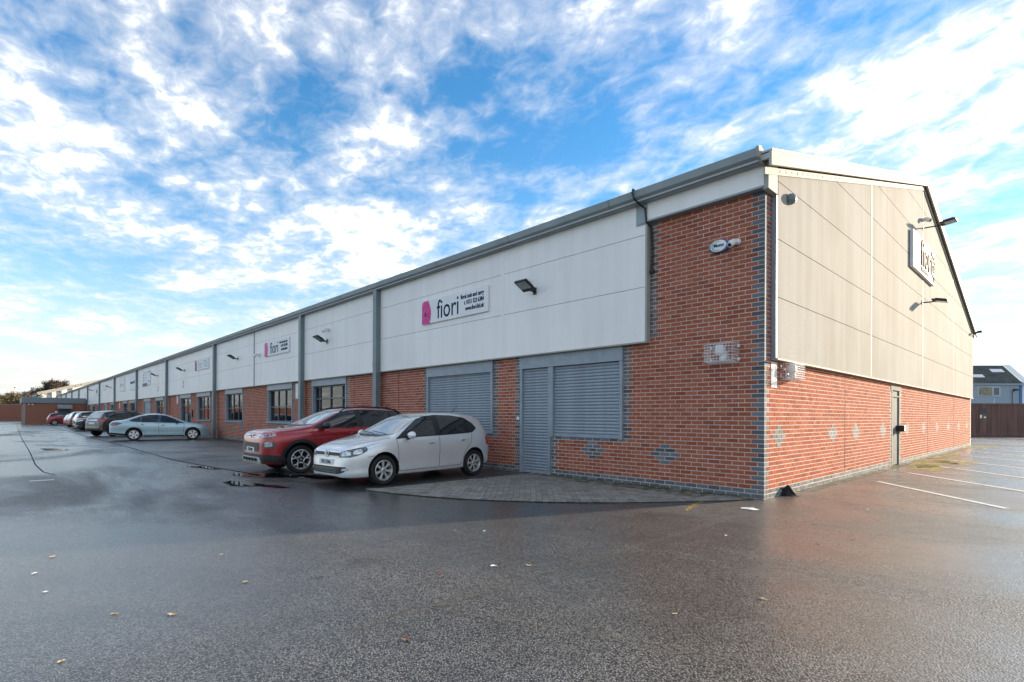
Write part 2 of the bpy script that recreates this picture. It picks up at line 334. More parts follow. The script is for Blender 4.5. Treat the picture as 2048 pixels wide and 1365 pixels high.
M['asphalt2'] = asphalt_mat('asphalt_parking', (0.085, 0.085, 0.087), 0.30, 0.50, 11.0)
M['asphalt3'] = asphalt_mat('asphalt_far', (0.07, 0.068, 0.066), 0.2, 0.45, 21.0)
M['paver'] = brick_mat('paving_block', [(0.17, 0.155, 0.13), (0.24, 0.225, 0.195), (0.31, 0.29, 0.26), (0.20, 0.185, 0.16), (0.27, 0.255, 0.225)], rough=0.55, bump=0.4, efflo=0.08)
M['joint'] = pm('mossy_joint', (0.045, 0.055, 0.02), 0.95, var=0.4, scale=3, dirt=(0.035, 0.03, 0.025), dirt_amt=0.8)
M['moss'] = patchy_mat('moss', (0.075, 0.09, 0.018), 0.44, 0.66, 5.0, 0.9)
M['mossy'] = patchy_mat('yellow_lichen', (0.36, 0.31, 0.03), 0.40, 0.62, 3.0, 0.9)
M['line'] = patchy_mat('worn_white_line', (0.70, 0.70, 0.68), 0.30, 0.44, 9.0, 0.5)
M['seam'] = patchy_mat('stony_seam', (0.17, 0.15, 0.125), 0.46, 0.74, 30.0, 0.8)
M['yellow'] = patchy_mat('worn_yellow_line', (0.55, 0.38, 0.04), 0.46, 0.56, 14.0, 0.6)
M['water'] = pm('puddle_water', (0.012, 0.012, 0.012), 0.015, var=0.05, spec=0.6)
M['chrome'] = pm('chrome', (0.75, 0.76, 0.78), 0.12, 1.0, var=0.03)
M['alloy'] = pm('alloy', (0.62, 0.61, 0.58), 0.3, 0.6, var=0.06, dirt=(0.25, 0.2, 0.15), dirt_amt=0.25)
M['lamp'] = pm('lamp_lens', (0.50, 0.53, 0.55), 0.08, 0.4, var=0.5, scale=9, coat=1.0)
M['lampdark'] = pm('lamp_housing', (0.06, 0.075, 0.09), 0.08, 0.3, var=0.5, scale=8, coat=1.0)
M['redlamp'] = pm('red_lamp', (0.45, 0.01, 0.012), 0.1, var=0.3, scale=12, coat=1.0)
M['carglass'] = pm('car_glass', (0.016, 0.02, 0.022), 0.03, var=0.5, scale=2.5, spec=0.7)
M['screen'] = pm('sky_toned_windscreen', (0.34, 0.375, 0.365), 0.12, var=0.25, scale=3, spec=0.7, coat=1.0)  # pale base stands in for bright sky reflected in the glass
M['plate'] = pm('plate_white', (0.78, 0.78, 0.76), 0.4, var=0.03)

# ------------------------------------------------------------------ ground
def struct(name, mb, mat, smooth=False):
    o = mb.build(name, mat, None, smooth); o['kind'] = 'structure'; return o
def sheet(name, poly, z, mat, kind='structure'):
    mb = MB(); mb.add([(x, y, z) for x, y in poly], [list(range(len(poly)))]); o = mb.build(name, mat); o['kind'] = kind; return o
sheet('ground', [(-1200, -900), (900, -900), (900, 1200), (-1200, 1200)], 0.0, M['asphalt'])
edge = [(-9.5, -5.0), (-12.0, -5.25), (-15.4, -5.52), (-27, -5.42), (-45, -5.45), (-70, -5.5), (-100, -5.6)]
sheet('parking_strip', [(-100, -0.02), (-5.6, -0.02), (-5.6, -4.6)] + edge, 0.004, M['asphalt2'])
# older resurfaced lane further out, with a tarred seam
def strip(name, path, w, z, mat, kind='structure'):
    mb = MB(); P = [Vector((x, y, 0)) for x, y in path]; L_ = []; R_ = []
    for i, p in enumerate(P):
        t = (P[min(i+1, len(P)-1)]-P[max(i-1, 0)]).normalized(); n = Vector((-t.y, t.x, 0))
        L_.append((p+n*w/2)); R_.append((p-n*w/2))
    for i in range(len(P)-1):
        mb.add([(*L_[i].xy, z), (*L_[i+1].xy, z), (*R_[i+1].xy, z), (*R_[i].xy, z)], [(0, 1, 2, 3)])
    o = mb.build(name, mat); o['kind'] = kind; return o
M['tar'] = pm('tar_seam', (0.02, 0.02, 0.021), 0.75, var=0.3, scale=4, spec=0.2)
strip('tar_seam', [(-12.3, -8.45), (-13.5, -8.62), (-16, -8.68), (-22.6, -8.62), (-35.8, -8.58), (-46, -8.52), (-70, -8.3), (-99, -8.0)], 0.03, 0.004, M['tar'])
strip('tar_seam', [(x+random.uniform(-.01, .01), y-0.02) for x, y in edge], 0.05, 0.008, M['tar'])

# ------------------------------------------------------------------ main building
BL = 100.0       # length of the long facade
BW = 26.1        # width of the gable
bld = thing('warehouse_building', 'long brick and grey-clad industrial building with gabled end wall', 'building')
CH, BKL = 0.078, 0.22
OP = [  # openings on the long facade: u0, u1, z0, z1(top of lintel), type
    (2.84, 4.85, 0.91, 2.86, 'sh'), (4.85, 5.87, 0.0, 2.86, 'shd'), (6.9, 9.91, 0.93, 2.86, 'sh'),
    (15.2, 18.22, 0.0, 2.89, 'entr'), (20.38, 23.40, 1.05, 2.89, 'win'), (27.18, 30.22, 1.03, 2.89, 'win'),
    (33.44, 36.52, 1.03, 2.89, 'win'), (38.15, 41.25, 0.0, 2.89, 'door'), (46.8, 49.95, 0.0, 2.89, 'door'),
    (52.05, 55.1, 0.93, 2.89, 'shp'), (59.7, 62.75, 1.0, 2.89, 'win'), (64.2, 67.2, 0.0, 2.89, 'door'),
    (73.1, 76.2, 0.0, 2.89, 'door'), (79.2, 82.0, 0.93, 2.89, 'shp'), (86.3, 89.2, 1.0, 2.89, 'win'), (91.8, 94.8, 0.0, 2.89, 'door')]
OPB = [(9.12, 10.17, 0.0, 2.30, 'bdoor')]
def proj_scale(x, y):
    d = (Vector((x, y, 0))-Vector((CAM[0], CAM[1], 0))); return max(0.5, d.dot(fwd))
brick_cands = []     # (size, face, u, z, length, blue)
stuff = {'A': {0: MB(), 1: MB()}, 'B': {0: MB(), 1: MB()}}
diaA = [1.78, 3.63] + [12.0+1.62*i for i in range(2)] + [20.9+1.6*i for i in range(15)]
diaB = [0.63, 3.69, 5.6, 8.05, 11.15, 13.86, 16.4, 19.05, 21.9, 24.6]
def lay(face, k, U, ops, dia, dk, u0=0.0, corner_long=True, end_q=True):
    z0 = k*CH; zc = z0+CH/2
    iv = [(u0, U)]
    hit = []
    for o in ops:
        if o[2]-0.01 < zc < o[3]: 
            nv = []
            for a, b in iv:
                if o[1] <= a or o[0] >= b: nv.append((a, b)); continue
                if o[0] > a: nv.append((a, o[0]))
                if o[1] < b: nv.append((o[1], b))
            iv = nv
    par = (k % 2 == 0)
    for a, b in iv:
        if b-a < 0.04: continue
        bricks = []
        lq = 0.22 if (par == corner_long if a == u0 else par) else 0.11
        rq = 0.22 if par else 0.11
        ra, rb = a, b
        if lq < b-a: bricks.append((a, a+lq, 1)); ra = a+lq
        if (b != U or end_q) and rq < b-ra: bricks.append((b-rq, b, 1)); rb = b-rq
        g = 0.0 if par else 0.11
        s = math.floor((ra-g)/BKL)*BKL+g
        first = True
        while s < rb-0.02:
            x0, x1 = max(s, ra), min(s+BKL, rb)
            if x1-x0 > 0.035:
                blue = 1 if k < 2 else 0
                if not blue and abs(k-dk) <= 2:
                    m = (s+s+BKL)/2; rr = abs(k-dk)
                    for dc in dia:
                        gc = 0.0 if dk % 2 == 0 else 0.11
                        c = round((dc-gc-0.11)/BKL)*BKL+gc+0.11
                        if abs(m-c) < (2-rr)*0.11+0.02: blue = 1
                if not blue:
                    for o in ops:
                        if o[2] > 0.3 and -CH < zc-o[2] < 0 and o[0]-0.1 < (x0+x1)/2 < o[1]+0.1: blue = 1
                bricks.append((x0, x1, blue))
            s += BKL
        for x0, x1, blue in bricks: brick_cands.append((face, x0, x1, k, blue))
for k in range(0, 67):
    if k < 38: lay('A', k, BL, OP, diaA, 8)
    else: lay('A', k, 2.24, [], [], 8)
    if k < 32: lay('B', k, BW-0.05, OPB, diaB, 13, corner_long=False)
    else: lay('B', k, 0.33, [], [], 13, corner_long=False, end_q=False)
def core(name, U, Z, ops, fn, extra=None):
    us = sorted({0.0, U} | {o[0] for o in ops} | {o[1] for o in ops}); zs = sorted({0.0, Z} | {min(o[3], Z) for o in ops} | {o[2] for o in ops})
    mb = MB()
    for i in range(len(us)-1):
        for j in range(len(zs)-1):
            uc, zc = (us[i]+us[i+1])/2, (zs[j]+zs[j+1])/2
            if any(o[0] < uc < o[1] and o[2] < zc < o[3] for o in ops): continue
            fn(mb, us[i], us[i+1], zs[j], zs[j+1])
    if extra: extra(mb)
    return mb.build(name, M['mortar'], bld)
wallA = core('front_brick_wall', BL, 2.95, OP, lambda mb, a, b, c, d: mb.box(-b, -a if a > 0 else -0.0035, 0.0035, 0.24, c, d), lambda mb: mb.box(-2.232, -0.0035, 0.0035, 0.24, 2.95, 5.30))
wallB = core('gable_brick_wall', BW, 2.5, OPB, lambda mb, a, b, c, d: mb.box(-0.24, -0.0035, max(a, 0.2405), b, c, d), lambda mb: mb.box(-0.2, -0.0037, 0.2405, 0.36, 2.5, 5.3))
# the bricks: the 300 largest of each colour are objects of their own, the rest one sheet of real bricks per wall
def bsize(t):
    f, a, b, k, bl = t; u = (a+b)/2
    if f == 'A':
        D = proj_scale(-u, 0); w = 0.98
    else:
        D = proj_scale(0, u); w = 0.36 if u < 4 else 0.25
    hidden = (f == 'A' and (5.0 < u < 13.5 and k*CH < 1.45) or k*CH > 2.85 and f == 'A' and u > 2.2) 
    return (b-a)*w/D/D*(0.01 if hidden else 1)
order = sorted(range(len(brick_cands)), key=lambda i: -bsize(brick_cands[i]))
cnt = {0: 0, 1: 0}; proto = {}
def brick_mesh(face, ln, blue):
    key = (face, round(ln, 3), blue)
    if key not in proto:
        mb = MB(); h = ln/2-0.0065
        if face == 'A': mb.box(-h, h, -0.001, 0.095, -0.032, 0.032)
        else: mb.box(-0.095, 0.001, -h, h, -0.032, 0.032)
        me = mb.mesh('blue_brick' if blue else 'brick', M['blue'] if blue else M['brick']); bevel_mesh(me, 0.003, 1); proto[key] = me
    return proto[key]
for i in order:
    f, a, b, k, bl = brick_cands[i]; u = (a+b)/2; z = k*CH+CH/2
    pr = random.uniform(-0.0015, 0.002)
    cornerb = a < 0.001
    if cnt[bl] < 300 and (abs(b-a-0.22) < 1e-4 or (bl and abs(b-a-0.11) < 1e-4)) and not cornerb:
        cnt[bl] += 1
        o = link('blue_brick' if bl else 'brick', brick_mesh(f, b-a, bl), wallA if f == 'A' else wallB)
        o.location = (-u, -pr, z) if f == 'A' else (pr, u, z)
    else:
        mb = stuff[f][bl]; r = random.uniform(0.001, 0.999); h0, h1 = a+0.0065, b-0.0065
        if cornerb: h0 = 0.0 if f == 'A' else 0.001
        if f == 'A': mb.box(-h1, -h0, -pr, 0.1, z-0.032, z+0.032, 0, r)
        elif cornerb: mb.box(-0.09, pr*0.4+0.0005, 0.1005, b-0.005, z-0.032, z+0.032, 0, r) if b > 0.12 else None
        else: mb.box(-0.09, pr, h0, h1, z-0.032, z+0.032, 0, r)
for f, w in (('A', wallA), ('B', wallB)):
    for bl in (0, 1):
        o = stuff[f][bl].build('blue_bricks' if bl else 'bricks', M['blue'] if bl else M['brick'], w); o['kind'] = 'stuff'
for nm, bx in (('movement_joint', (-11.55, -11.535, -0.003, 0.02, 0, 2.9)), ('movement_joint', (-14.6, -14.585, -0.003, 0.02, 0, 2.9)), ('movement_joint', (-0.02, 0.003, 4.60, 4.615, 0.15, 2.4)), ('movement_joint', (-0.02, 0.003, 14.6, 14.615, 0.15, 2.4)), ('movement_joint', (-0.02, 0.003, 20.6, 20.615, 0.15, 2.4))):
    MB().box(*bx).build(nm, M['tar'], bld)
# interior behind the glazing
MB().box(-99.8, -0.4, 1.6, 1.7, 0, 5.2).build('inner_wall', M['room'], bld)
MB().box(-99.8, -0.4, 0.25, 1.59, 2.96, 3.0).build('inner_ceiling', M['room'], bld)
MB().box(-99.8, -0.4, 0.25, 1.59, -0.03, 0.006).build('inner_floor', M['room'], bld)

# cladding on the long facade: separate sheets with open joints
CY = -0.12
brk = [2.24, 6.42, 12.55, 18.85, 25.05, 31.75, 38.3, 44.75, 51.2, 57.65, 64.5, 71.7, 78.4, 85.0, 92.0, 98.8, 105.2, 111.8, 118.3, 124.8, 131.3, 137.8, 144.3, 150.8, 157.3, 163.8]
tiers = [(2.88, 3.96), (3.96, 4.99), (4.99, 5.70)]
for i in range(len(brk)-1):
    for z0, z1 in tiers:
        mb = MB(); mb.box(-brk[i+1]+0.012, -brk[i]-0.012, CY, -0.012, z0+0.005, z1-0.005)
        mb.build('cladding_panel', M['clad'], bld)
mb = MB(); mb.box(-163.8, -2.26, CY+0.02, 0.0, 2.885, 5.7); mb.build('joint_backing', M['darkframe'], bld)
MB().box(-163.8, -2.2, CY-0.03, -0.005, 2.85, 2.878).build('drip_flashing', M['trim'], bld)
MB().box(-2.245, -2.205, CY-0.006, -0.004, 2.88, 5.55).build('end_flashing', M['trim'], bld)
for u in (6.42,): MB().box(-u-0.05, -u+0.05, CY-0.004, CY+0.01, 2.885, 5.6).build('joint_cover', M['clad'], bld)
MB().box(-25.09, -25.0, CY-0.02, CY+0.01, 2.885, 5.6).build('joint_cover', M['pipe'], bld)
# fascia over the brick corner
mb = MB(); mb.box(-2.40, 0.02, CY, -0.01, 5.26, 5.66); mb.build('fascia_panel', M['clad'], bld)
MB().box(-2.40, 0.025, CY-0.03, -0.005, 5.225, 5.258).build('drip_flashing', M['gutter'], bld)
MB().box(-2.45, -2.21, CY-0.02, CY-0.001, 5.20, 5.66).build('joint_cover', M['gutter'], bld)
mb = MB(); mb.box(0.003, 0.10, CY+0.001, 0.27, 5.20, 5.68); me = mb.build('corner_box', M['trim'], bld)
# gutter
prof = [(-0.10, 5.60), (-0.24, 5.60), (-0.36, 5.68), (-0.395, 5.80), (-0.375, 5.815), (-0.34, 5.73), (-0.12, 5.66)]
gut = MB().prism(prof, lambda y, z, a: (a, y, z), -98.8, 0.0).build('gutter', M['gutter'], bld)
for i in range(33): MB().prism([(y*1.008, z-0.002) for y, z in prof[:5]] + [(-0.3, 5.7)], lambda y, z, a: (a, y, z), -2.95-3.0*i-0.02, -2.95-3.0*i).build('gutter_joint', M['pipe'], gut)
mb = MB().prism([(-0.09, 5.58), (-0.25, 5.58), (-0.37, 5.66), (-0.41, 5.82), (-0.3, 5.86), (-0.1, 5.75)], lambda y, z, a: (a, y, z), 0.002, 0.05); mb.build('gutter_end', M['trim'], bld)
MB().prism(prof, lambda y, z, a: (a, y, z), -163.8, -98.82).build('gutter', M['gutter'], bld)
# downpipes
for u in (12.55, 18.85, 31.75, 44.75, 57.65, 71.7, 85.0, 98.8, 111.8, 124.8, 137.8, 150.8, 163.6):
    mb = MB(); mb.box(-u-0.17, -u+0.05, CY-0.17, CY-0.006, 0.02, 5.62)
    p = mb.build('downpipe', M['pipe'], bld)
    for z in (0.6, 1.95, 2.2, 3.1, 5.3):
        MB().box(-u-0.18, -u+0.06, CY-0.18, CY-0.004, z, z+0.035).build('pipe_bracket', M['pipe'], p)
# roof and verges
RZ0, RZ1, RM = 5.78, 9.36, 13.05
def slope(y): return RZ0+(RZ1-RZ0)*(1-abs(y-RM)/RM)
for (a, b) in ((-0.30, RM), (RM, 26.4)):
    mb = MB(); p = []
    for x in (-163.8, 0.20):
        for y in (a, b): p += [(x, y, slope(y)), (x, y, slope(y)-0.09)]
    mb.add(p, [(0, 2, 6, 4), (1, 5, 7, 3), (0, 4, 5, 1), (2, 3, 7, 6), (0, 1, 3, 2), (4, 6, 7, 5)])
    mb.build('roof_slope', M['roof'], bld)
    n = 5
    for i in range(n):      # barge boards in lengths, cap flashing, screw flashing
        y0, y1 = a+(b-a)*i/n, a+(b-a)*(i+1)/n
        def bar(nm, x0, x1, t0, t1, mat, e=0.004):
            q0, q1 = y0+e, y1-e
            pp = [(x, y, slope(y)+t) for y in (q0, q1) for x in (x0, x1) for t in (t0, t1)]
            MB().add(pp, [(0, 1, 3, 2), (4, 6, 7, 5), (0, 4, 5, 1), (2, 3, 7, 6), (0, 2, 6, 4), (1, 5, 7, 3)]).build(nm, mat, bld)
        bar('barge_board', 0.17, 0.215, -0.21, 0.02, M['barge'])
        bar('verge_cap', 0.03, 0.225, 0.022, 0.055, M['roof'])
        bar('verge_flashing', 0.088, 0.112, -0.33, -0.215, M['trim'])
for i in range(46):
    y = 0.35+i*0.28
    MB().box(0.111, 0.120, y-0.012, y+0.012, slope(y)-0.29, slope(y)-0.25).build('flashing_screw', M['black'], bld)
# gable cladding panels, clipped to the roof slope
GX = 0.085; gb = [0.33, 6.45, 13.05, 19.55, 26.05]; gz = [2.41, 3.46, 4.46, 5.45, 6.44, 7.40, 8.35, 9.4]
def clip_panel(y0, y1, z0, z1):
    poly = [(y0, z0), (y1, z0), (y1, z1), (y0, z1)]
    for sgn in (1, -1):
        out = []
        f = lambda p: (RZ0-0.30+(RZ1-RZ0)/RM*(p[0] if sgn > 0 else 26.1-p[0]))-p[1]
        for i in range(len(poly)):
            a, b = poly[i], poly[(i+1) % len(poly)]; fa, fb = f(a), f(b)
            if fa >= 0: out.append(a)
            if fa*fb < 0: t = fa/(fa-fb); out.append((a[0]+(b[0]-a[0])*t, a[1]+(b[1]-a[1])*t))
        poly = out
        if len(poly) < 3: return None
    return poly
for i in range(4):
    for j in range(7):
        p = clip_panel(gb[i]+0.012, gb[i+1]-0.012, gz[j]+0.006, gz[j+1]-0.006)
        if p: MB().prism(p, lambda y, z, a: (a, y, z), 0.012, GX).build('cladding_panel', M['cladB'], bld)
p = clip_panel(0.36, 26.0, 2.45, 9.4); MB().prism(p, lambda y, z, a: (a, y, z), -0.1, 0.07).build('joint_backing', M['darkframe'], bld)
MB().box(0.002, GX-0.002, 0.275, 0.328, 2.41, 5.2).build('edge_flashing', M['steel'], bld)
MB().box(0.004, GX+0.03, 0.27, 26.06, 2.375, 2.405).build('drip_flashing', M['trim'], bld)
for y in (6.45, 13.05, 19.55):
    pp = clip_panel(y-0.05, y+0.05, 2.42, 9.4); MB().prism(pp, lambda yy, z, a: (a, yy, z), GX-0.01, GX+0.006).build('joint_cover', M['trim'], bld)
# far long wall and end, plain
MB().box(-163.8, 0.0, 26.0, 26.1, 0, 5.6).build('rear_wall', M['clad'], bld)
MB().box(-163.8, -163.7, 0.1, 25.9, 0, 5.7).build('end_wall', M['clad'], bld)

# openings ------------------------------------------------------------
def slat_mesh(w):
    pf = [(0.0, 0.0), (-0.012, 0.008), (-0.020, 0.026), (-0.020, 0.042), (-0.012, 0.060), (0.0, 0.068), (0.006, 0.034)]
    return MB().prism(pf, lambda y, z, a: (a, y, z), -w/2, w/2).mesh('slat', M['slat'], True, 60)
def shutter(u0, u1, z0, z1, rail, parent_name='roller_shutter', jl=True, jr=True):
    J = 0.075
    sh = MB().box(-u1+0.02, -u0-0.02, 0.075, 0.09, z0, z1).build(parent_name, M['darkframe'], bld)
    MB().box(-u0-J, -u0, -0.035, 0.10, z0, z1).build('guide_rail', M['steel'], sh)
    MB().box(-u1, -u1+J, -0.035, 0.10, z0, z1).build('guide_rail', M['steel'], sh)
    me = slat_mesh(u1-u0-2*J+0.03)
    z = z0+rail; 
    while z < z1-0.01:
        o = link('slat', me, sh); o.location = (-(u0+u1)/2, 0.045, z); z += 0.0705
    MB().box(-u1+J-0.01, -u0-J+0.01, 0.015, 0.06, z0+0.004, z0+rail).build('bottom_rail', M['slat'], sh)
    return sh
def lintel(u0, u1, z0, z1):
    me = MB().box(-u1-0.01, -u0+0.01, -0.045, 0.12, z0, z1).build('lintel_box', M['steel'], bld)
lintel(2.84, 5.87, 2.555, 2.845); lintel(6.9, 9.91, 2.555, 2.845)
shutter(2.84, 4.85, 0.91, 2.552, 0.09); shutter(4.853, 5.87, 0.012, 2.552, 0.07); shutter(6.9, 9.91, 0.93, 2.552, 0.09)
def glazed(u0, u1, z0, z1, vs_, hs, name, mat, door=False):
    fr = MB(); y0, y1 = 0.10, 0.17; t = 0.055
    fr.box(-u1, -u1+t, y0, y1, z0, z1); fr.box(-u0-t, -u0, y0, y1, z0, z1)
    fr.box(-u1+t, -u0-t, y0, y1, z1-t, z1); fr.box(-u1+t, -u0-t, y0, y1, z0, z0+t)
    w = MB(); w = fr.build(name, mat, bld)
    W = u1-u0; H = z1-z0
    xs = [u0+t]+[u0+W*v for v in vs_]+[u1-t]; zs = [z0+t]+[z0+H*h for h in hs]+[z1-t]
    for v in xs[1:-1]: MB().box(-v-0.03, -v+0.03, y0-0.005, y1-0.005, z0+t, z1-t).build('mullion', mat, w)
    for h in zs[1:-1]: MB().box(-u1+t, -u0-t, y0-0.012, y1-0.015, h-0.025, h+0.025).build('transom', mat, w)
    for i in range(len(xs)-1):
        for j in range(len(zs)-1):
            MB().box(-xs[i+1], -xs[i], 0.135, 0.141, zs[j], zs[j+1]).build('pane', M['glass'], w)
    return w
for (u0, u1, z0, z1, ty) in OP[3:]:
    lz = z1-0.30
    lintel(u0-0.02, u1+0.02, lz, z1-0.02)
    MB().box(-u1, -u1+0.06, -0.02, 0.10, z0, lz-0.003).build('jamb', M['steel'], bld); MB().box(-u0-0.06, -u0, -0.02, 0.10, z0, lz-0.003).build('jamb', M['steel'], bld)
    a, b = u0+0.062, u1-0.062
    if ty == 'win':
        w = glazed(a, b, z0+0.04, lz-0.003, (0.35, 0.66), (0.47,), 'window', M['frame'])
        MB().box(-u1-0.04, -u0+0.04, -0.06, 0.12, z0-0.03, z0+0.035).build('sill', M['steel'], bld)
        for i, (p0, p1) in enumerate(((0.04, 0.16), (0.22, 0.33), (0.52, 0.63), (0.7, 0.8), (0.9, 0.97))):
            MB().box(-(a+(b-a)*p1), -(a+(b-a)*p0), 0.24+0.02*i, 0.25+0.02*i, z0+0.1, lz-0.05).build('blind', M['blind'], w)
        MB().box(-b+0.3, -a-0.3, 0.5, 0.9, z0-0.1, z0+0.25).build('desk_clutter', M['blind'], w)
    elif ty in ('entr', 'door'):
        w = glazed(a, b, 0.012, lz-0.003, (0.16, 0.52, 0.86) if ty == 'entr' else (0.14, 0.5, 0.86), (0.80,), 'entrance_door', M['frame'])
        for s_ in (0.46, 0.58): MB().tube([(-(a+(b-a)*s_), 0.07, 0.8), (-(a+(b-a)*s_), 0.07, 1.5)], 0.018, 8).build('handle', M['alloy'], w)
        MB().box(-b+0.2, -a-0.2, 0.9, 0.95, 0.2, 2.0).build('inner_screen', M['blind'], w)
    elif ty == 'shp':
        shutter(u0, u1, z0, lz-0.003, 0.09)
# steel exit door in the gable wall
MB().box(-0.1, 0.012, 9.0, 10.29, 2.19, 2.32).build('door_lintel', M['stonewhite'], bld)
dr = MB(); dr.box(-0.12, -0.03, 9.25, 10.05, 0.02, 2.185); dr = dr.build('exit_door', M['greydoor'], bld)
MB().box(-0.12, 0.006, 9.12, 9.245, 0.0, 2.19).build('door_jamb', M['stonewhite'], bld); MB().box(-0.12, 0.006, 10.055, 10.17, 0.0, 2.19).build('door_jamb', M['stonewhite'], bld)
MB().box(-0.03, 0.0, 9.27, 10.03, 2.0, 2.04).build('weather_bar', M['greydoor'], dr)
b1 = MB().box(-0.03, 0.17, 9.85, 10.02, 0.99, 1.17); bevel_mesh(b1.build('lock_guard', M['black'], dr).data, 0.015)
MB().box(0.004, 0.12, 10.18, 10.40, 1.0, 1.16).build('keep_box', M['greydoor'], dr)
# ------------------------------------------------------------------ block paving in front of the shuttered door
apron_poly = [(-5.42, -4.42), (-4.75, -4.30), (-4.06, -4.07), (-3.45, -3.80), (-2.84, -3.44), (-2.19, -2.94), (-1.78, -2.54), (-1.40, -2.12), (-1.0, -1.60), (-0.60, -1.03), (-0.3, -0.55), (-0.02, -0.06), (-5.42, -0.02)]
apron = sheet('paved_apron', apron_poly, 0.008, M['joint'])
def inside(p, poly):
    c = False; n = len(poly)
    for i in range(n):
        (x1, y1), (x2, y2) = poly[i], poly[(i+1) % n]
        if (y1 > p[1]) != (y2 > p[1]) and p[0] < (x2-x1)*(p[1]-y1)/(y2-y1)+x1: c = not c
    return c
def edge_dist(p, poly):
    P = Vector(p); best = 9
    for i in range(len(poly)-2):
        a, b = Vector(poly[i]), Vector(poly[i+1]); t = max(0, min(1, (P-a).dot(b-a)/(b-a).length_squared)); best = min(best, (P-(a+(b-a)*t)).length)
    return best
pav = []
for i in range(-40, 60):
    for j in range(-60, 60):
        # herringbone of 200 x 100 blocks, laid at 45 degrees
        a = Vector((0.1*i+0.2*0, 0.1*i)); 
        for v in (0, 1):
            if v == 0: cx, cy, ang = 0.1*i+0.4*j+0.1, 0.1*i+0.05, 0.0
            else: cx, cy, ang = 0.1*i+0.4*j+0.25, 0.1*i+0.1-0.2+0.1, math.pi/2
            pav.append((cx, cy, ang))
mbp = MB(); mb0 = MB(); mb0.box(-0.097, 0.097, -0.047, 0.047, -0.004, 0.012); pm_me = mb0.mesh('paver', M['paver']); bevel_mesh(pm_me, 0.004, 1)
sel = []
for cx, cy, ang in pav:
    X, Y, A_ = -3.0+cx*0.7071-cy*0.7071, -2.0+cx*0.7071+cy*0.7071, ang+math.pi/4
    if not (-5.5 < X < 0.1 and -4.6 < Y < 0.05): continue
    if inside((X, Y), apron_poly) and edge_dist((X, Y), apron_poly) > 0.19 and X > -5.30 and Y < -0.09: sel.append((X, Y, A_))
# edge course along the curve and the straight side
acc = 0.0
for i in range(len(apron_poly)-2):
    a, b = Vector(apron_poly[i]), Vector(apron_poly[i+1]); ln = (b-a).length; d = (b-a).normalized(); n = Vector((-d.y, d.x))
    while acc < ln:
        p = a+d*acc+n*0.105; sel.append((p.x, p.y, math.atan2(n.y, n.x))); acc += 0.1035
    acc -= ln
for i in range(22): sel.append((-5.365, -4.2+0.2*i, math.pi/2))
def dcam(p): return (Vector((p[0], p[1]))-Vector(CAM[:2])).length
sel.sort(key=dcam)
for i, (X, Y, A_) in enumerate(sel):
    dz = random.uniform(-0.0015, 0.0015); rot = Matrix.Translation((X, Y, 0.012+dz)) @ Matrix.Rotation(A_, 4, 'Z')
    if i < 300:
        o = link('paver', pm_me, apron); o.location = (X, Y, 0.012+dz); o.rotation_euler = (random.uniform(-.01, .01), random.uniform(-.01, .01), A_)
    else: mbp.box(-0.097, 0.097, -0.047, 0.047, -0.004, 0.012, 0, random.uniform(0.001, 0.999), rot)
mbp.build('pavers', M['paver'], apron)['kind'] = 'stuff'
def blob(name, c, rx, ry, z, mat, rot=0.0, n=28, rough=0.25, kind='stuff'):
    pts = []; ph = [random.uniform(0, 6.28) for _ in range(4)]
    for k in range(n):
        a = 2*math.pi*k/n; r = 1+rough*(math.sin(2*a+ph[0])*0.5+math.sin(3*a+ph[1])*0.4+math.sin(5*a+ph[2])*0.35+math.sin(8*a+ph[3])*0.25)
        x, y = rx*r*math.cos(a), ry*r*math.sin(a); pts.append((x*math.cos(rot)-y*math.sin(rot), x*math.sin(rot)+y*math.cos(rot), 0))
    o = MB().add(pts, [list(range(n))]).build(name, mat); o.location = (c[0], c[1], z); o['kind'] = kind; return o
# puddles lie in dips of the tarmac
for c, rx, ry, rot in (((-7.9, -5.82), 0.62, 0.22, 0.35), ((-7.2, -5.55), 0.55, 0.10, 0.4), ((-9.6, -5.25), 0.55, 0.17, 0.3), ((-12.4, -5.55), 0.6, 0.12, 0.2), ((-11.7, -5.42), 0.35, 0.09, 0.2), ((-8.9, -4.75), 0.85, 0.33, 0.3), ((-8.1, -4.2), 0.7, 0.25, 0.3), ((-24, -7.9), 0.9, 0.3, 0.2)):
    blob('puddle', c, rx, ry, 0.0095, M['water'], rot, 36, 0.3, 'structure')
# parking bay lines
for p0, p1 in (((0.66, 4.49), (2.9, 1.85)), ((0.70, 7.30), (3.4, 4.23)), ((0.69, 10.46), (3.6, 7.02)), ((0.65, 13.63), (3.6, 10.1)), ((0.66, 16.8), (3.6, 13.3)), ((0.66, 20.0), (3.6, 16.5)), ((0.66, 23.2), (3.6, 19.7))):
    n = 12; strip('bay_line', [(p0[0]+(p1[0]-p0[0])*t/n, p0[1]+(p1[1]-p0[1])*t/n) for t in range(n+1)], 0.11, 0.005, M['line'])
for x in (-26.6, -23.7, -20.8, -17.9, -15.0, -33.8, -36.6): strip('bay_line', [(x+0.06*i, -5.0+0.8*i) for i in range(6)], 0.08, 0.0085, M['line'])
strip('yellow_line', [(-0.62, -0.85), (-0.55, -1.25), (-0.45, -1.65), (-0.35, -2.0)], 0.06, 0.005, M['yellow'])
strip('yellow_line', [(-0.15, -0.35), (-0.5, -0.75), (-0.9, -1.25), (-1.2, -1.7)], 0.07, 0.0055, M['yellow'])
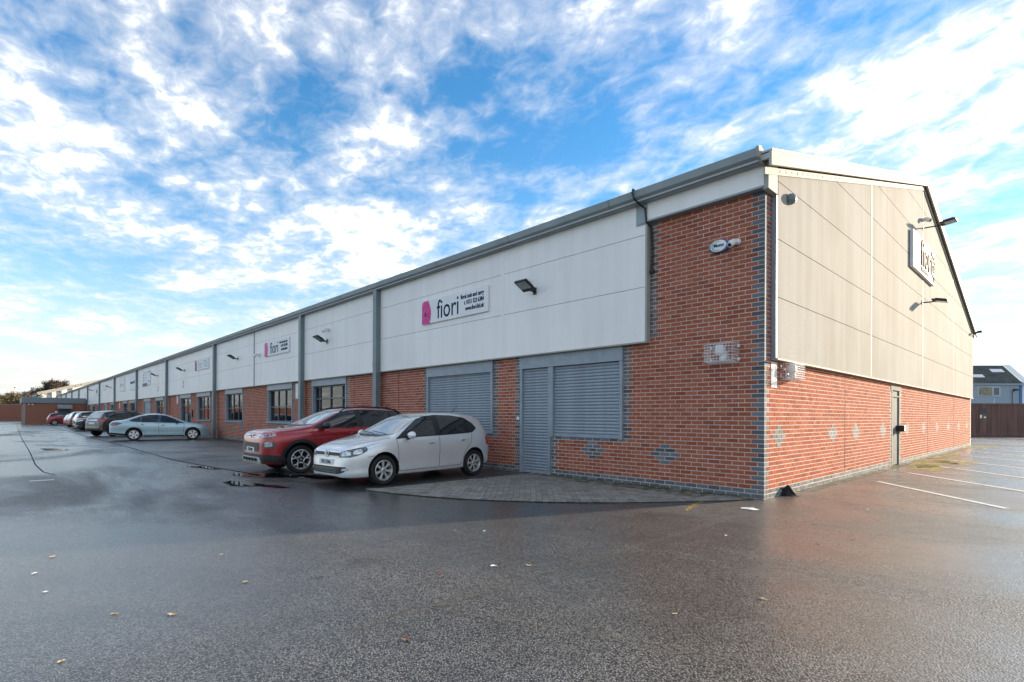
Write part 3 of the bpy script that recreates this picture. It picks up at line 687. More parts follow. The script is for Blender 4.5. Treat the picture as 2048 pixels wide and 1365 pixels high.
# moss and lichen along the walls
strip('moss', [(-5.3+0.53*i, -0.16+random.uniform(-.04, .04)) for i in range(11)], 0.34, 0.0265, M['moss'], 'stuff')
strip('moss', [(-4.0+0.4*i, -0.42+random.uniform(-.06, .06)) for i in range(9)], 0.5, 0.0272, M['moss'], 'stuff')
strip('moss', [(-11.5+0.6*i, -0.2) for i in range(10)], 0.4, 0.0068, M['moss'], 'stuff')
strip('moss', [(-31+1.5*i, -0.3) for i in range(13)], 0.6, 0.0068, M['moss'], 'stuff')
strip('moss', [(0.12, 1.5+2.2*i) for i in range(11)], 0.26, 0.0045, M['moss'], 'stuff')
for c, rx, ry in (((0.55, 11.6), 0.55, 1.9), ((0.8, 9.4), 0.5, 1.0), ((0.45, 15.5), 0.4, 1.6), ((0.5, 24.6), 0.6, 2.0), ((1.1, 12.2), 0.5, 0.9)):
    blob('lichen', c, rx, ry, 0.0062, M['mossy'], 0, 26, 0.4)

# ------------------------------------------------------------------ small things on the wall
def at_A(u, z, out=0.0): return (-u, CY-0.001-out, z)
def put_text(mb, body, size, X, Y, Z, sx=1.0, align='LEFT', face='A', mi=0, off=0.0, depth=0.004):
    vv, ff = text_mesh(body, size, depth, align, sx, off)
    if face == 'A': vv = [(X+x, Y-z, Z+y) for x, y, z in vv]
    else: vv = [(X+z, Y+x, Z+y) for x, y, z in vv]
    mb.add(vv, ff, mi)
def board(parent, w, h, t=0.05, mat=None, name='board'):
    o = MB().box(0, w, -t, 0, 0, h).build(name, mat or M['white'], parent); bevel_mesh(o.data, 0.006, 1); return o
def flower(parent, w, h, mats, y):
    # half gerbera: ring of petals cut by the board's left edge
    mb = MB(); random.seed(5); cx, cz = 0.19*w/3.0, h*0.40; Rr = h*0.70
    for ring, (r0, r1, n, dy) in enumerate(((0.12, 1.0, 30, 0.0), (0.1, 0.82, 26, 0.002), (0.08, 0.5, 22, 0.004))):
        for k in range(n):
            a = 2*math.pi*k/n+ring*0.1; da = math.pi/n*1.15; rr = Rr*r1*random.uniform(0.93, 1.03)
            pts = [(r0*Rr, 0), (rr*0.75, -da), (rr*0.95, -da*0.6), (rr, 0), (rr*0.95, da*0.6), (rr*0.75, da)]
            q_ = [(min(max(cx+r*math.cos(a+b)*0.62, 0.0), w), min(max(cz+r*math.sin(a+b), 0.0), h)) for r, b in pts]
            mb.add([(x, y-dy-random.uniform(0, 0.001), z) for x, z in q_], [list(range(6))], (0 if (k+ring) % 3 else 1))
    c = []
    for k in range(16):
        a = 2*math.pi*k/16; c.append((cx+0.10*Rr*1.2*math.cos(a)*0.62, y-0.008, cz+0.15*Rr*math.sin(a)))
    mb.add(c, [list(range(16))], 2)
    return mb.build('flower_print', mats, parent)
def fiori_sign(u1, z0, w, h, label, mats, ink=True):
    t = thing('shop_sign', label, 'sign', (-u1, CY-0.002, z0), 0, 'flower wholesaler signs on the front cladding')
    b = board(t, w, h)
    flower(b, w, h, mats, -0.053)
    mb = MB()
    if ink == 1:
        put_text(mb, 'fiori', h*1.12, w*0.25, -0.052, h*0.14, 0.84)
        b2 = mb.build('lettering', M['navy'], b); mb = MB()
        for i, tx in enumerate(('floral cash and carry', 't. 0151 523 6384', 'www.fiori.ltd.uk')): put_text(mb, tx, h*0.235, w*0.945, -0.052, h*(0.70-0.245*i), 0.74, 'RIGHT', off=0.004)
        mb.build('small_lettering', M['navy'], b)
    else:
        put_text(mb, 'fiori', h*1.12, w*0.25, -0.052, h*0.14, 0.84); mb.build('lettering', M['faded'], b); mb = MB()
        for i, tx in enumerate(('floral cash and carry', 't. 0151 523 6384', 'www.fiori.ltd.uk')): put_text(mb, tx, h*0.235, w*0.945, -0.052, h*(0.70-0.245*i), 0.74, 'RIGHT')
        mb.build('small_lettering', M['faded'], b)
    return t
M['faded'] = pm('faded_ink', (0.55, 0.56, 0.58), 0.6, var=0.1)
M['eye'] = pm('flower_eye', (0.10, 0.01, 0.05), 0.6, var=0.2)
fiori_sign(9.96, 4.13, 3.03, 0.69, 'white fiori sign with vivid magenta flower above the shuttered windows', [M['magenta'], M['pinkprint'], M['eye']], 1)
fiori_sign(23.42, 4.21, 3.06, 0.67, 'white fiori sign with faded pink flower between two narrow grey columns', [M['pinkprint'], M['pinkprint'], M['pinkprint']], 1)
fiori_sign(36.45, 4.30, 3.2, 0.66, 'bleached white sign with dark red flower and washed-out lettering', [M['wine'], M['wine'], M['wine']], 2)
M['navyblue'] = pm('navy_panel', (0.03, 0.06, 0.16), 0.5, var=0.1); M['orange'] = pm('orange_plastic', (0.8, 0.28, 0.03), 0.4)
def plain_sign(u1, z0, w, h, label, marks, mats):
    t = thing('sign_board', label, 'sign', (-u1, CY-0.002, z0), 0, 'tenant boards on the front cladding')
    b = board(t, w, h)
    for k, mat in enumerate(mats):
        mb = MB(); any_ = False
        for (x0, x1, y0, y1, mi) in marks:
            if mi == k: mb.box(x0*w, x1*w, -0.056, -0.048, y0*h, y1*h); any_ = True
        if any_: mb.build('printed_panel', mat, b)
    return t, b
t, b = plain_sign(54.95, 4.05, 3.45, 1.24, 'white directory board with dark blue stripe along its lower edge', [(0.0, 0.62, -0.06, 0.14, 0)], [M['navyblue']])
for i, (x, z, w_) in enumerate(((0.08, 0.86, 0.55), (0.1, 0.68, 0.1), (0.3, 0.70, 0.3), (0.1, 0.5, 0.1), (0.3, 0.5, 0.34), (0.1, 0.3, 0.1), (0.3, 0.32, 0.25), (0.8, 0.86, 0.14), (0.8, 0.2, 0.14))):
    MB().box(x*3.45, (x+w_)*3.45, -0.058, -0.05, z*1.24, z*1.24+0.07).build('printed_line', M['navy'] if w_ < 0.2 else M['faded'], b)
plain_sign(68.2, 3.9, 3.2, 1.5, 'white tenant board with small red mark at one side', [(0.06, 0.12, 0.3, 0.62, 0), (0.16, 0.8, 0.36, 0.54, 1)], [M['wine'], M['faded']])
t, b = plain_sign(61.7, 3.85, 3.1, 1.48, 'white tenant board lettered in dark blue across the middle', [(0.1, 0.2, 0.4, 0.55, 0), (0.24, 0.36, 0.4, 0.55, 0), (0.4, 0.52, 0.4, 0.55, 0), (0.56, 0.66, 0.4, 0.55, 0), (0.7, 0.9, 0.4, 0.58, 1)], [M['navy'], M['navyblue']])
plain_sign(82.2, 4.5, 3.0, 0.72, 'blank white board beside a floodlight, far along the front', [], [])
plain_sign(89.2, 4.0, 3.3, 1.28, 'tall white board with dark square print near the low annex', [(0.2, 0.5, 0.25, 0.6, 0)], [M['navy']])
plain_sign(104.5, 4.1, 2.6, 0.9, 'pale board above the annex roof, beside the nearest downpipe there', [], [])
plain_sign(117, 4.0, 2.8, 1.0, 'pale board at the far end above the annex roof', [], [])
for ch, u, z in (('2', 40.0, 3.36), ('3', 48.55, 3.34)):
    mb = MB(); put_text(mb, ch, 0.62, 0, -0.002, 0, 0.9, off=0.012); o = mb.build('unit_number', M['black']); o.location = at_A(u, z)
    tag(o, {'2': 'black number two fixed on the cladding above a glazed door', '3': 'black number three fixed on the cladding near the directory board'}[ch], 'number')
# floodlights
def floodlight(loc, rz, size, label, tilt=35, arm=0.26, grp='black floodlights on the walls'):
    t = thing('floodlight', label, 'floodlight', loc, rz, grp)     # local -Y points away from the wall
    MB().box(-0.05, 0.05, -0.02, 0, -0.08, 0.08).build('wall_plate', M['black'], t)
    MB().tube([(0, -0.01, 0), (0, -arm*0.6, -0.01), (0, -arm, 0.0)], 0.022, 8).build('arm', M['black'], t)
    Mx = Matrix.Translation((0, -arm, 0)) @ Matrix.Rotation(R(-tilt), 4, 'X')
    h = size
    body = MB(); body.box(-h*0.62, h*0.62, -h*0.95, 0.08, 0.0, 0.055, M=Mx); body = body.build('lamp_body', M['black'], t); bevel_mesh(body.data, 0.012, 2)
    MB().box(-h*0.52, h*0.52, -h*0.85, -h*0.1, -0.006, -0.001, M=Mx).build('lamp_glass', M['lampglass'], body)
    fins = MB()
    for i in range(7): fins.box(-h*0.5+i*h*0.16, -h*0.5+i*h*0.16+0.012, -h*0.8, 0.0, 0.054, 0.085, M=Mx)
    fo = fins.build('cooling_fins', M['black'], body); fo['kind'] = 'stuff'
    return t
M['lampglass'] = pm('lamp_glass', (0.30, 0.32, 0.31), 0.12, var=0.2, scale=20)
floodlight(at_A(5.28, 4.38), 0, 0.31, 'large black floodlight on the cladding above the shuttered doorway', 28)
floodlight(at_A(16.6, 4.30), 0, 0.31, 'black floodlight with small white camera above it, over the glazed entrance', 28)
floodlight(at_A(27.65, 4.45), 0, 0.31, 'black floodlight on cladding over the window beside the second narrow grey column', 28)
floodlight(at_A(39.5, 4.52), 0, 0.31, 'black floodlight directly above the black number two', 28)
floodlight(at_A(48.5, 4.62), 0, 0.31, 'black floodlight beside the directory board, over the black number three', 28)
floodlight(at_A(75.2, 4.65), 0, 0.31, 'black floodlight between two white boards, far along the front', 28)
floodlight(at_A(92.4, 4.8), 0, 0.31, 'black floodlight by the downpipe next to the annex', 28)
floodlight((GX+0.001, 13.0, 7.75), R(90), 0.36, 'black floodlight on a long arm above the gable sign', 8, 0.55)
floodlight((GX+0.001, 12.95, 5.25), R(90), 0.36, 'black floodlight pointing upward below the gable sign', -14, 0.35)
floodlight((GX+0.001, 25.5, 5.6), R(90), 0.22, 'small lamp at the far eaves of the gable wall', 8, 0.2)
# cameras
def dome_cam(loc, rz, label, s=1.0, cat='camera'):
    t = thing('security_camera', label, cat, loc, rz, 'security cameras')
    MB().lathe([(0.0, 0.0), (0.05*s, 0.0), (0.055*s, -0.03*s), (0.04*s, -0.06*s), (0.0, -0.06*s)], 20, 'y').build('base', M['whiteplastic'], t, True)
    MB().tube([(0, -0.05*s, 0), (-0.02*s, -0.10*s, -0.02*s)], 0.02*s, 8).build('bracket', M['whiteplastic'], t, True)
    c = Vector((-0.05*s, -0.13*s, -0.03*s)); d = Vector((-0.25, -0.7, -0.5)).normalized()
    hd = MB().tube([c-d*0.09*s, c-d*0.05*s, c+d*0.03*s, c+d*0.08*s], [0.03*s, 0.055*s, 0.06*s, 0.05*s], 16).build('housing', M['whiteplastic'], t, True)
    MB().tube([c+d*0.078*s, c+d*0.088*s], [0.034*s, 0.03*s], 14).build('lens', M['black'], hd, True)
    return t
dome_cam((-0.45, -0.002, 4.45), 0, 'white turret camera on the brick corner beside the oval alarm box', 1.0)
dome_cam(at_A(16.45, 4.75), 0, 'small white camera above the floodlight over the glazed entrance', 1.2)
dome_cam(at_A(24.2, 4.4), 0, 'small white camera beside the faded pink flower sign', 1.4)
dome_cam((GX+0.001, 12.9, 8.0), R(90), 'small camera near the gable peak above the lamp arm', 1.2)
t = thing('photocell', 'small black light sensor above the floodlight by the shutters', 'sensor', at_A(5.5, 4.63))
MB().lathe([(0.0, 0.0), (0.03, 0.0), (0.035, -0.04), (0.02, -0.07), (0.0, -0.07)], 14, 'y').build('sensor_base', M['black'], t, True); MB().lathe([(0, 0.05), (0.045, 0.05), (0.03, -0.05), (0, -0.06)], 14, 'z', (0, -0.07, 0)).build('sensor_cap', M['black'], t, True)
t = thing('bulkhead_light', 'grey oval bulkhead light high on the gable cladding near the corner', 'light', (GX+0.001, 0.83, 5.27))
MB().lathe([(0.0, 0.0), (0.09, 0.0), (0.10, 0.03), (0.085, 0.09), (0.05, 0.12), (0.0, 0.125)], 22, 'x').build('light_body', M['pipe'], t, True, 60)
# oval alarm box
t = thing('alarm_box', 'oval white and blue alarm box lettered Mono on brickwork', 'alarm box', (-0.765, -0.001, 4.44))
def oval(a, b, y0, y1, n=36, cx=0): 
    return [(cx+a*math.cos(2*math.pi*k/n), b*math.sin(2*math.pi*k/n)) for k in range(n)]
M['alarmblue'] = pm('alarm_blue', (0.03, 0.09, 0.36), 0.3, var=0.1); M['alarmgreen'] = pm('alarm_green', (0.16, 0.50, 0.40), 0.4, var=0.3, scale=6)
MB().prism(oval(0.185, 0.108, 0, 0), lambda x, z, a: (x, a, z), -0.07, 0.0).build('backplate', M['alarmblue'], t, True)
ab = MB().prism(oval(0.150, 0.106, 0, 0, cx=-0.012), lambda x, z, a: (x, a, z), -0.09, -0.068).build('cover', M['white'], t, True); bevel_mesh(ab.data, 0.012, 2)
mb = MB(); n = 30
for k in range(n):
    a0, a1 = R(80)+R(200)*k/n, R(80)+R(200)*(k+1)/n; w = 0.8
    p = [(-0.012+0.128*math.cos(a0), 0.086*math.sin(a0)), (-0.012+0.128*math.cos(a1), 0.086*math.sin(a1)), (-0.002+0.108*math.cos(a1), 0.072*math.sin(a1)), (-0.002+0.108*math.cos(a0), 0.072*math.sin(a0))]
    mb.add([(x, -0.0925, z) for x, z in p], [(0, 1, 2, 3)])
mb.build('swoosh_print', M['alarmgreen'], ab)
mb = MB(); put_text(mb, 'Mono', 0.088, -0.095, -0.093, -0.02, 0.9, off=0.002, depth=0.002); mb.build('lettering', M['navy'], ab)
# caged cameras
def cage(loc, rz, W, H, D, label):
    t = thing('caged_camera', label, 'camera', loc, rz, 'white wire cages over cameras')
    mb = MB(); r = 0.0045
    nx, nz, ny = 9, 6, 5
    for i in range(nx+1):
        x = -W/2+W*i/nx; mb.tube([(x, 0, 0), (x, -D, 0.03), (x, -D, H-0.03), (x, 0, H)], r, 5)
    for j in range(nz+1):
        z = H*j/nz; zz = 0.03+(H-0.06)*j/nz; mb.tube([(-W/2, 0, z), (-W/2, -D, zz), (W/2, -D, zz), (W/2, 0, z)], r, 5)
    for k in range(1, ny):
        y = -D*k/ny; e = 0.03*k/ny; mb.tube([(-W/2, y, e), (W/2, y, e), (W/2, y, H-e), (-W/2, y, H-e), (-W/2, y, e)], r, 5)
    o = mb.build('wire_cage', M['whiteplastic'], t); o['kind'] = 'stuff'
    for x in (-W/2-0.02, W/2-0.02):
        for z in (0.04, H-0.09): MB().box(x, x+0.045, -0.012, -0.002, z, z+0.055).build('fixing_tab', M['whiteplastic'], t)
    p = MB().box(-W*0.22, W*0.10, -0.19, -0.03, H*0.38, H*0.92).build('sensor_housing', M['whiteplastic'], t, True); bevel_mesh(p.data, 0.05, 3)
    MB().lathe([(0.0, 0.05), (0.05, 0.045), (0.062, 0.0), (0.05, -0.04), (0, -0.05)], 18, 'z', (0.02, -0.1, H*0.25)).build('camera_dome', M['whiteplastic'], t, True)
    MB().box(-0.06, 0.06, -0.04, -0.003, H*0.1, H*0.6).build('mount', M['whiteplastic'], t)
cage((-0.69, -0.002, 2.34), 0, 0.50, 0.36, 0.26, 'white wire cage over a sensor on the shaded brick corner')
cage((0.004, 0.95, 2.06), R(90), 0.5, 0.30, 0.24, 'white wire cage tucked under the gable cladding')
t = tag(MB().box(0.003, 0.008, 0.28, 0.53, 1.91, 2.35).build('notice_plate', M['white']), 'narrow blank white notice on the sunlit brick near the corner', 'notice')
for u, z, h, lb in ((19.75, 2.12, 0.66, 'narrow white notice beside the column at the glazed entrance'), (42.0, 2.2, 0.66, 'narrow white notice beside the door under the black number two'), (69.3, 2.1, 0.66, 'narrow white notice near the orange alarm sounder'), (96, 2.2, 0.6, 'narrow white notice on brick next to the annex')): tag(MB().box(-u-0.16, -u+0.12, -0.05, -0.004, z, z+h).build('notice_plate', M['white']), lb, 'notice', 'narrow white notices on the front brickwork')
tag(MB().box(-5.98, -5.90, -0.03, -0.004, 1.30, 1.38).build('key_switch', M['whiteplastic']), 'small white key switch on the jamb of the shuttered door', 'switch')
tag(MB().box(-63.2, -62.95, -0.06, -0.004, 2.45, 2.8).build('alarm_sounder', M['orange']), 'orange alarm sounder on the brick under the cladding', 'alarm')
tag(MB().box(-37.85, -37.65, -0.07, -0.004, 1.25, 1.75).build('letter_box', M['black']), 'black letter box beside the door under the number 2', 'letter box')
cb = MB().tube([(-2.36, -0.2, 5.80), (-2.36, -0.40, 5.84), (-2.36, -0.425, 5.78), (-2.34, -0.40, 5.66), (-2.30, -0.27, 5.57), (-2.24, -0.16, 5.50), (-2.21, -0.15, 5.22), (-2.16, -0.06, 5.14), (-2.14, -0.03, 4.7), (-2.15, -0.03, 4.32)], 0.018, 8).build('cable', M['black'], None, True)
tag(cb, 'black cable looped over the gutter and down the brick edge', 'cable')
tag(MB().lathe([(0, 0.06), (0.03, 0.05), (0.045, 0.0), (0.03, -0.05), (0, -0.06)], 14, 'z', (-2.15, -0.035, 4.27)).build('cable_drum', M['black'], None, True), 'black cable end bulb hanging on blue brick edge', 'cable end')
# big sign on the gable
t = thing('gable_sign', 'large white fiori sign high on the weathered gable wall', 'sign', (GX+0.012, 10.93, 6.07))
b = MB().box(0, 0.09, 0, 3.66, 0, 1.14).build('board', M['white'], t)
mb = MB()
for k in range(26):
    a = 2*math.pi*k/26; r0, r1 = 0.1, 0.55
    pts = [(0.42+r*math.cos(a+d)*0.75, 0.55+r*math.sin(a+d)) for r, d in ((r0, 0), (r1*0.7, -0.12), (r1, 0), (r1*0.7, 0.12))]
    mb.add([(0.0935+0.0002*k, max(y, 0), min(max(z, 0), 1.14)) for y, z in pts], [(0, 1, 2, 3)])
M['palepink'] = pm('bleached_pink', (0.72, 0.62, 0.68), 0.6, var=0.1); mb.build('flower_print', M['palepink'], b)
mb = MB(); put_text(mb, 'fiori', 1.2, 0.10, 1.1, 0.28, 0.98, face='B', off=0.012, depth=0.02); mb.build('lettering', M['navy'], b)
mb = MB(); put_text(mb, 'floral cash & carry', 0.19, 0.092, 1.15, 0.09, 0.9, face='B', off=0.008, depth=0.02); mb.build('strapline', M['navy'], b)
mb = MB()
for i, tx in enumerate(('floral cash', 't. 0151', 'www.fiori')): put_text(mb, tx, 0.16, 0.092, 3.55, 0.88-0.33*i, 0.8, 'RIGHT', 'B', off=0.008, depth=0.02); put_text(mb, ('and carry', '523 6384', '.ltd.uk')[i], 0.16, 0.092, 3.55, 0.74-0.33*i, 0.8, 'RIGHT', 'B', off=0.008, depth=0.02)
mb.build('small_lettering', M['navy'], b)

# ------------------------------------------------------------------ neighbouring buildings
def brick_tex(name, c1, c2, mort, sc=1.0):
    m = bpy.data.materials.new(name); N, L, b_ = nodes_of(m); b_.inputs['Roughness'].default_value = 0.85
    tc = N.new('ShaderNodeTexCoord'); sp = N.new('ShaderNodeSeparateXYZ'); L.new(tc.outputs['Object'], sp.inputs[0])
    ad = N.new('ShaderNodeMath'); ad.operation = 'ADD'; L.new(sp.outputs[0], ad.inputs[0]); L.new(sp.outputs[1], ad.inputs[1])
    cb_ = N.new('ShaderNodeCombineXYZ'); L.new(ad.outputs[0], cb_.inputs[0]); L.new(sp.outputs[2], cb_.inputs[1])
    bt = N.new('ShaderNodeTexBrick'); bt.inputs['Scale'].default_value = 1.0; bt.inputs['Brick Width'].default_value = 0.225; bt.inputs['Row Height'].default_value = 0.075; bt.inputs['Mortar Size'].default_value = 0.008
    bt.inputs['Color1'].default_value = (*c1, 1); bt.inputs['Color2'].default_value = (*c2, 1); bt.inputs['Mortar'].default_value = (*mort, 1)
    L.new(cb_.outputs[0], bt.inputs['Vector']); L.new(bt.outputs['Color'], b_.inputs['Base Color']); return m
M['bricktex'] = brick_tex('far_brick', (0.30, 0.085, 0.045), (0.24, 0.07, 0.04), (0.34, 0.22, 0.16))
an = thing('brick_annex', 'low flat-roofed brick annex with dark fascia and canopy at the far end', 'building', (-100.0, 0, 0))
MB().box(-14, 0, -7.3, -0.3, 0, 3.05).build('wall', M['bricktex'], an)
MB().box(-14.2, 0.14, -7.5, -0.32, 3.05, 3.85).build('fascia', M['pipe'], an)
MB().box(-0.12, 0.02, -7.36, -7.12, 0, 3.04).build('skylit_edge_strip', M['stonewhite'], an)  # pale strip put in for the skylit side edge of the annex
MB().prism([(0.0, 2.35), (0.55, 2.25), (0.55, 2.55), (0.0, 2.85)], lambda x, z, a: (x+0.003, a, z), -3.6, -1.9).build('canopy', M['steel'], an)
MB().box(-0.05, 0.012, -3.4, -2.1, 0, 2.3).build('door', M['darkframe'], an)
for y in (-6.75, -6.35): MB().box(0.001, 0.2, y-0.09, y+0.09, 2.75, 2.87).build('wall_light', M['white'], an)
MB().lathe([(0, 0), (0.16, 0), (0.15, 0.1), (0, 0.14)], 16, 'x', (0.001, -3.75, 1.75)).build('round_light', M['white'], an, True)
bw = thing('boundary_wall', 'long red brick boundary wall at the end of the yard', 'wall', (-150, -8, 0))
MB().box(-0.3, 0, -60, 6, 0, 3.4).build('wall', M['bricktex'], bw); MB().box(-0.35, 0.05, -60, 6, 3.4, 3.52).build('coping', M['stonewhite'], bw)
ws = thing('gabled_workshop', 'pale gabled workshop end rising behind the annex roof', 'building', (-170, 0, 0))
wp = [(-3.0, 0), (22, 0), (22, 6.2), (9.5, 10.0), (-3.0, 6.2)]
MB().prism(wp, lambda y, z, a: (a, y, z), -40, 0).build('wall', M['clad'], ws)
for y0, z0, y1, z1 in ((-3.5, 6.05, 9.5, 10.0), (22.5, 6.05, 9.5, 10.0)):
    q_ = [(-40, y0, z0), (0.5, y0, z0), (0.5, y1, z1), (-40, y1, z1)]
    MB().add(q_+[(x, y, z+0.75) for x, y, z in q_], [(0, 1, 2, 3), (4, 7, 6, 5), (0, 4, 5, 1), (1, 5, 6, 2), (2, 6, 7, 3), (3, 7, 4, 0)]).build('roof_slope', M['trim'], ws)
for y in (-2.8, -0.9, 0.9, 3.0): MB().box(0.005, 0.3, y-0.14, y+0.14, 0, 6.3+max(0, (y+3)*0.3)).build('column', M['pipe'], ws)
# container and blue shed beyond the gable
cf = fwd.copy(); cr_ = Vector((fwd.y, -fwd.x, 0))
def face_frame(px, depth): return Vector((CAM[0], CAM[1], 0))+fwd*depth+cr_*((px-1024)/1068.6*depth)
M['rust'] = pm('rusty_container_paint', (0.15, 0.075, 0.06), 0.6, var=0.3, scale=1.6, dirt=(0.05, 0.025, 0.02), dirt_amt=0.8, streak=True)
p0 = face_frame(1915, 42.6); rzc = math.atan2(cr_.y, cr_.x)
ct = thing('shipping_container', 'rusty brown corrugated shipping container standing beyond the gable wall', 'container', (p0.x, p0.y, 0), rzc)
n = 44; pts = []
for i in range(n): 
    x0 = 0.12+i*0.272
    for dx, dy in ((0, 0), (0.07, 0.04), (0.136, 0.04), (0.206, 0)): pts.append((x0+dx, dy))
mb = MB(); L0 = 12.19
vv = [(x, y+0.03, z) for x, y in pts for z in (0.16, 2.46)]
mb.add(vv, [(2*i, 2*i+2, 2*i+3, 2*i+1) for i in range(len(pts)-1)]); mb.build('corrugated_side', M['rust'], ct)
mb = MB().box(0, L0, 0.0, 2.4, 2.46, 2.6).build('top_rail', M['rust'], ct); MB().box(0, L0, 0.0, 2.4, 0.02, 0.16).build('bottom_rail', M['rust'], ct)
for x in (0, L0-0.12): MB().box(x, x+0.12, -0.004, 0.15, 0.0, 2.604).build('corner_post', M['rust'], ct)
MB().box(0.1, L0-0.1, 0.09, 2.4, 0.16, 2.46).build('inner_box', M['rust'], ct)
dd = MB().box(1.75, 2.35, -0.01, 0.08, 0.2, 2.3).build('side_door', M['rust'], ct)
MB().box(1.82, 2.28, -0.02, -0.011, 1.75, 2.25).build('dark_panel', M['darkframe'], dd); MB().box(1.78, 1.93, -0.02, -0.011, 1.42, 1.68).build('notice', M['white'], dd); MB().box(2.10, 2.26, -0.02, -0.011, 1.42, 1.55).build('notice', M['white'], dd)
M['bluepaint'] = pm('blue_boarding', (0.30, 0.38, 0.45), 0.6, var=0.08, scale=3, streak=True); M['bluedark'] = pm('blue_post', (0.04, 0.15, 0.36), 0.5); M['bluepale'] = pm('pale_blue_frame', (0.42, 0.52, 0.62), 0.5)
M['fibre'] = pm('fibre_cement', (0.075, 0.085, 0.08), 0.85, var=0.35, scale=2, dirt=(0.2, 0.2, 0.17), dirt_amt=0.5)
p0 = face_frame(1895, 54.0)
bs = thing('blue_shed', 'pale blue boarded building with dark corrugated roof behind the container', 'building', (p0.x, p0.y, 0), rzc)
WL = 7.35
MB().box(0, WL, 0.03, 8, 0, 5.0).build('wall', M['bluepaint'], bs)
for i in range(36): MB().box(0.02+i*0.203, 0.02+i*0.203+0.185, 0.0, 0.029, 0.02, 4.8).build('board', M['bluepaint'], bs)
MB().box(-0.1, WL+0.6, -0.2, 0.02, 4.8, 5.02).build('eaves_board', M['bluepale'], bs)
MB().box(WL-0.12, WL+0.14, -0.05, 0.1, 0, 4.8).build('corner_post', M['bluedark'], bs)
MB().box(WL+0.15, WL+3.5, 0.1, 8, 0, 5.2).build('white_wall', M['white'], bs)
mb = MB(); nr = 60
zz0, zz1, yy1 = 5.03, 6.9, 1.9
for i in range(nr):
    x0 = -0.2+i*(WL+0.2)/nr; dx = (WL+0.2)/nr
    for k, (a, b_) in enumerate(((0, 0), (0.25, 0.045), (0.5, 0.06), (0.75, 0.045))):
        pass
    xs = [x0+dx*f for f in (0, 0.25, 0.5, 0.75, 1.0)]; hs_ = [0, 0.045, 0.065, 0.045, 0]
    for k in range(4): mb.add([(xs[k], -0.3, zz0+hs_[k]-0.12), (xs[k+1], -0.3, zz0+hs_[k+1]-0.12), (xs[k+1], yy1, zz1+hs_[k+1]), (xs[k], yy1, zz1+hs_[k])], [(0, 1, 2, 3)])
rf = mb.build('corrugated_roof', M['fibre'], bs)
rf['kind'] = 'stuff'
def roofp(x0, x1, t0, t1, nm, mat, lift=0.10):
    f = lambda t: (-0.3+(yy1+0.3)*t, zz0-0.12+(zz1-zz0+0.12)*t+lift)
    q_ = [(x0, *f(t0)), (x1, *f(t0)), (x1, *f(t1)), (x0, *f(t1))]
    MB().add(q_+[(x, y, z-0.03) for x, y, z in q_], [(0, 1, 2, 3), (7, 6, 5, 4), (0, 4, 5, 1), (1, 5, 6, 2), (2, 6, 7, 3), (3, 7, 4, 0)]).build(nm, mat, rf)
roofp(2.8, 4.1, 0.3, 0.45, 'rooflight', M['white']); roofp(5.4, 6.7, 0.6, 0.76, 'rooflight', M['white']); roofp(WL, WL+0.7, 0, 1, 'verge', M['white'])
wd = MB().box(3.0, 5.3, -0.06, 0.0, 3.62, 4.62).build('window', M['bluepale'], bs)
MB().box(3.1, 4.45, -0.075, -0.061, 3.7, 4.55).build('pane', M['blindpane'] if 'blindpane' in M else pm('curtained_pane', (0.22, 0.21, 0.15), 0.3, var=0.5, scale=4), wd); MB().box(4.62, 5.15, -0.075, -0.061, 3.75, 4.5).build('pane', pm('dim_pane', (0.10, 0.11, 0.10), 0.15, var=0.5, scale=4), wd)
MB().tube([(6.45, -0.1, 2.9), (6.45, -0.1, 4.1), (6.7, -0.2, 4.25)], 0.03, 6).build('lamp_pole', M['black'], bs); MB().box(6.5, 6.85, -0.35, -0.1, 4.2, 4.38).build('flood_lamp', M['black'], bs)
MB().box(4.0, 4.7, -0.05, 0.0, 2.72, 2.86).build('vent', M['white'], bs)
MB().tube([(4.6, -0.05, 2.8), (4.65, -0.05, 3.1), (4.75, -0.05, 3.4)], 0.03, 6).build('flue', M['white'], bs)

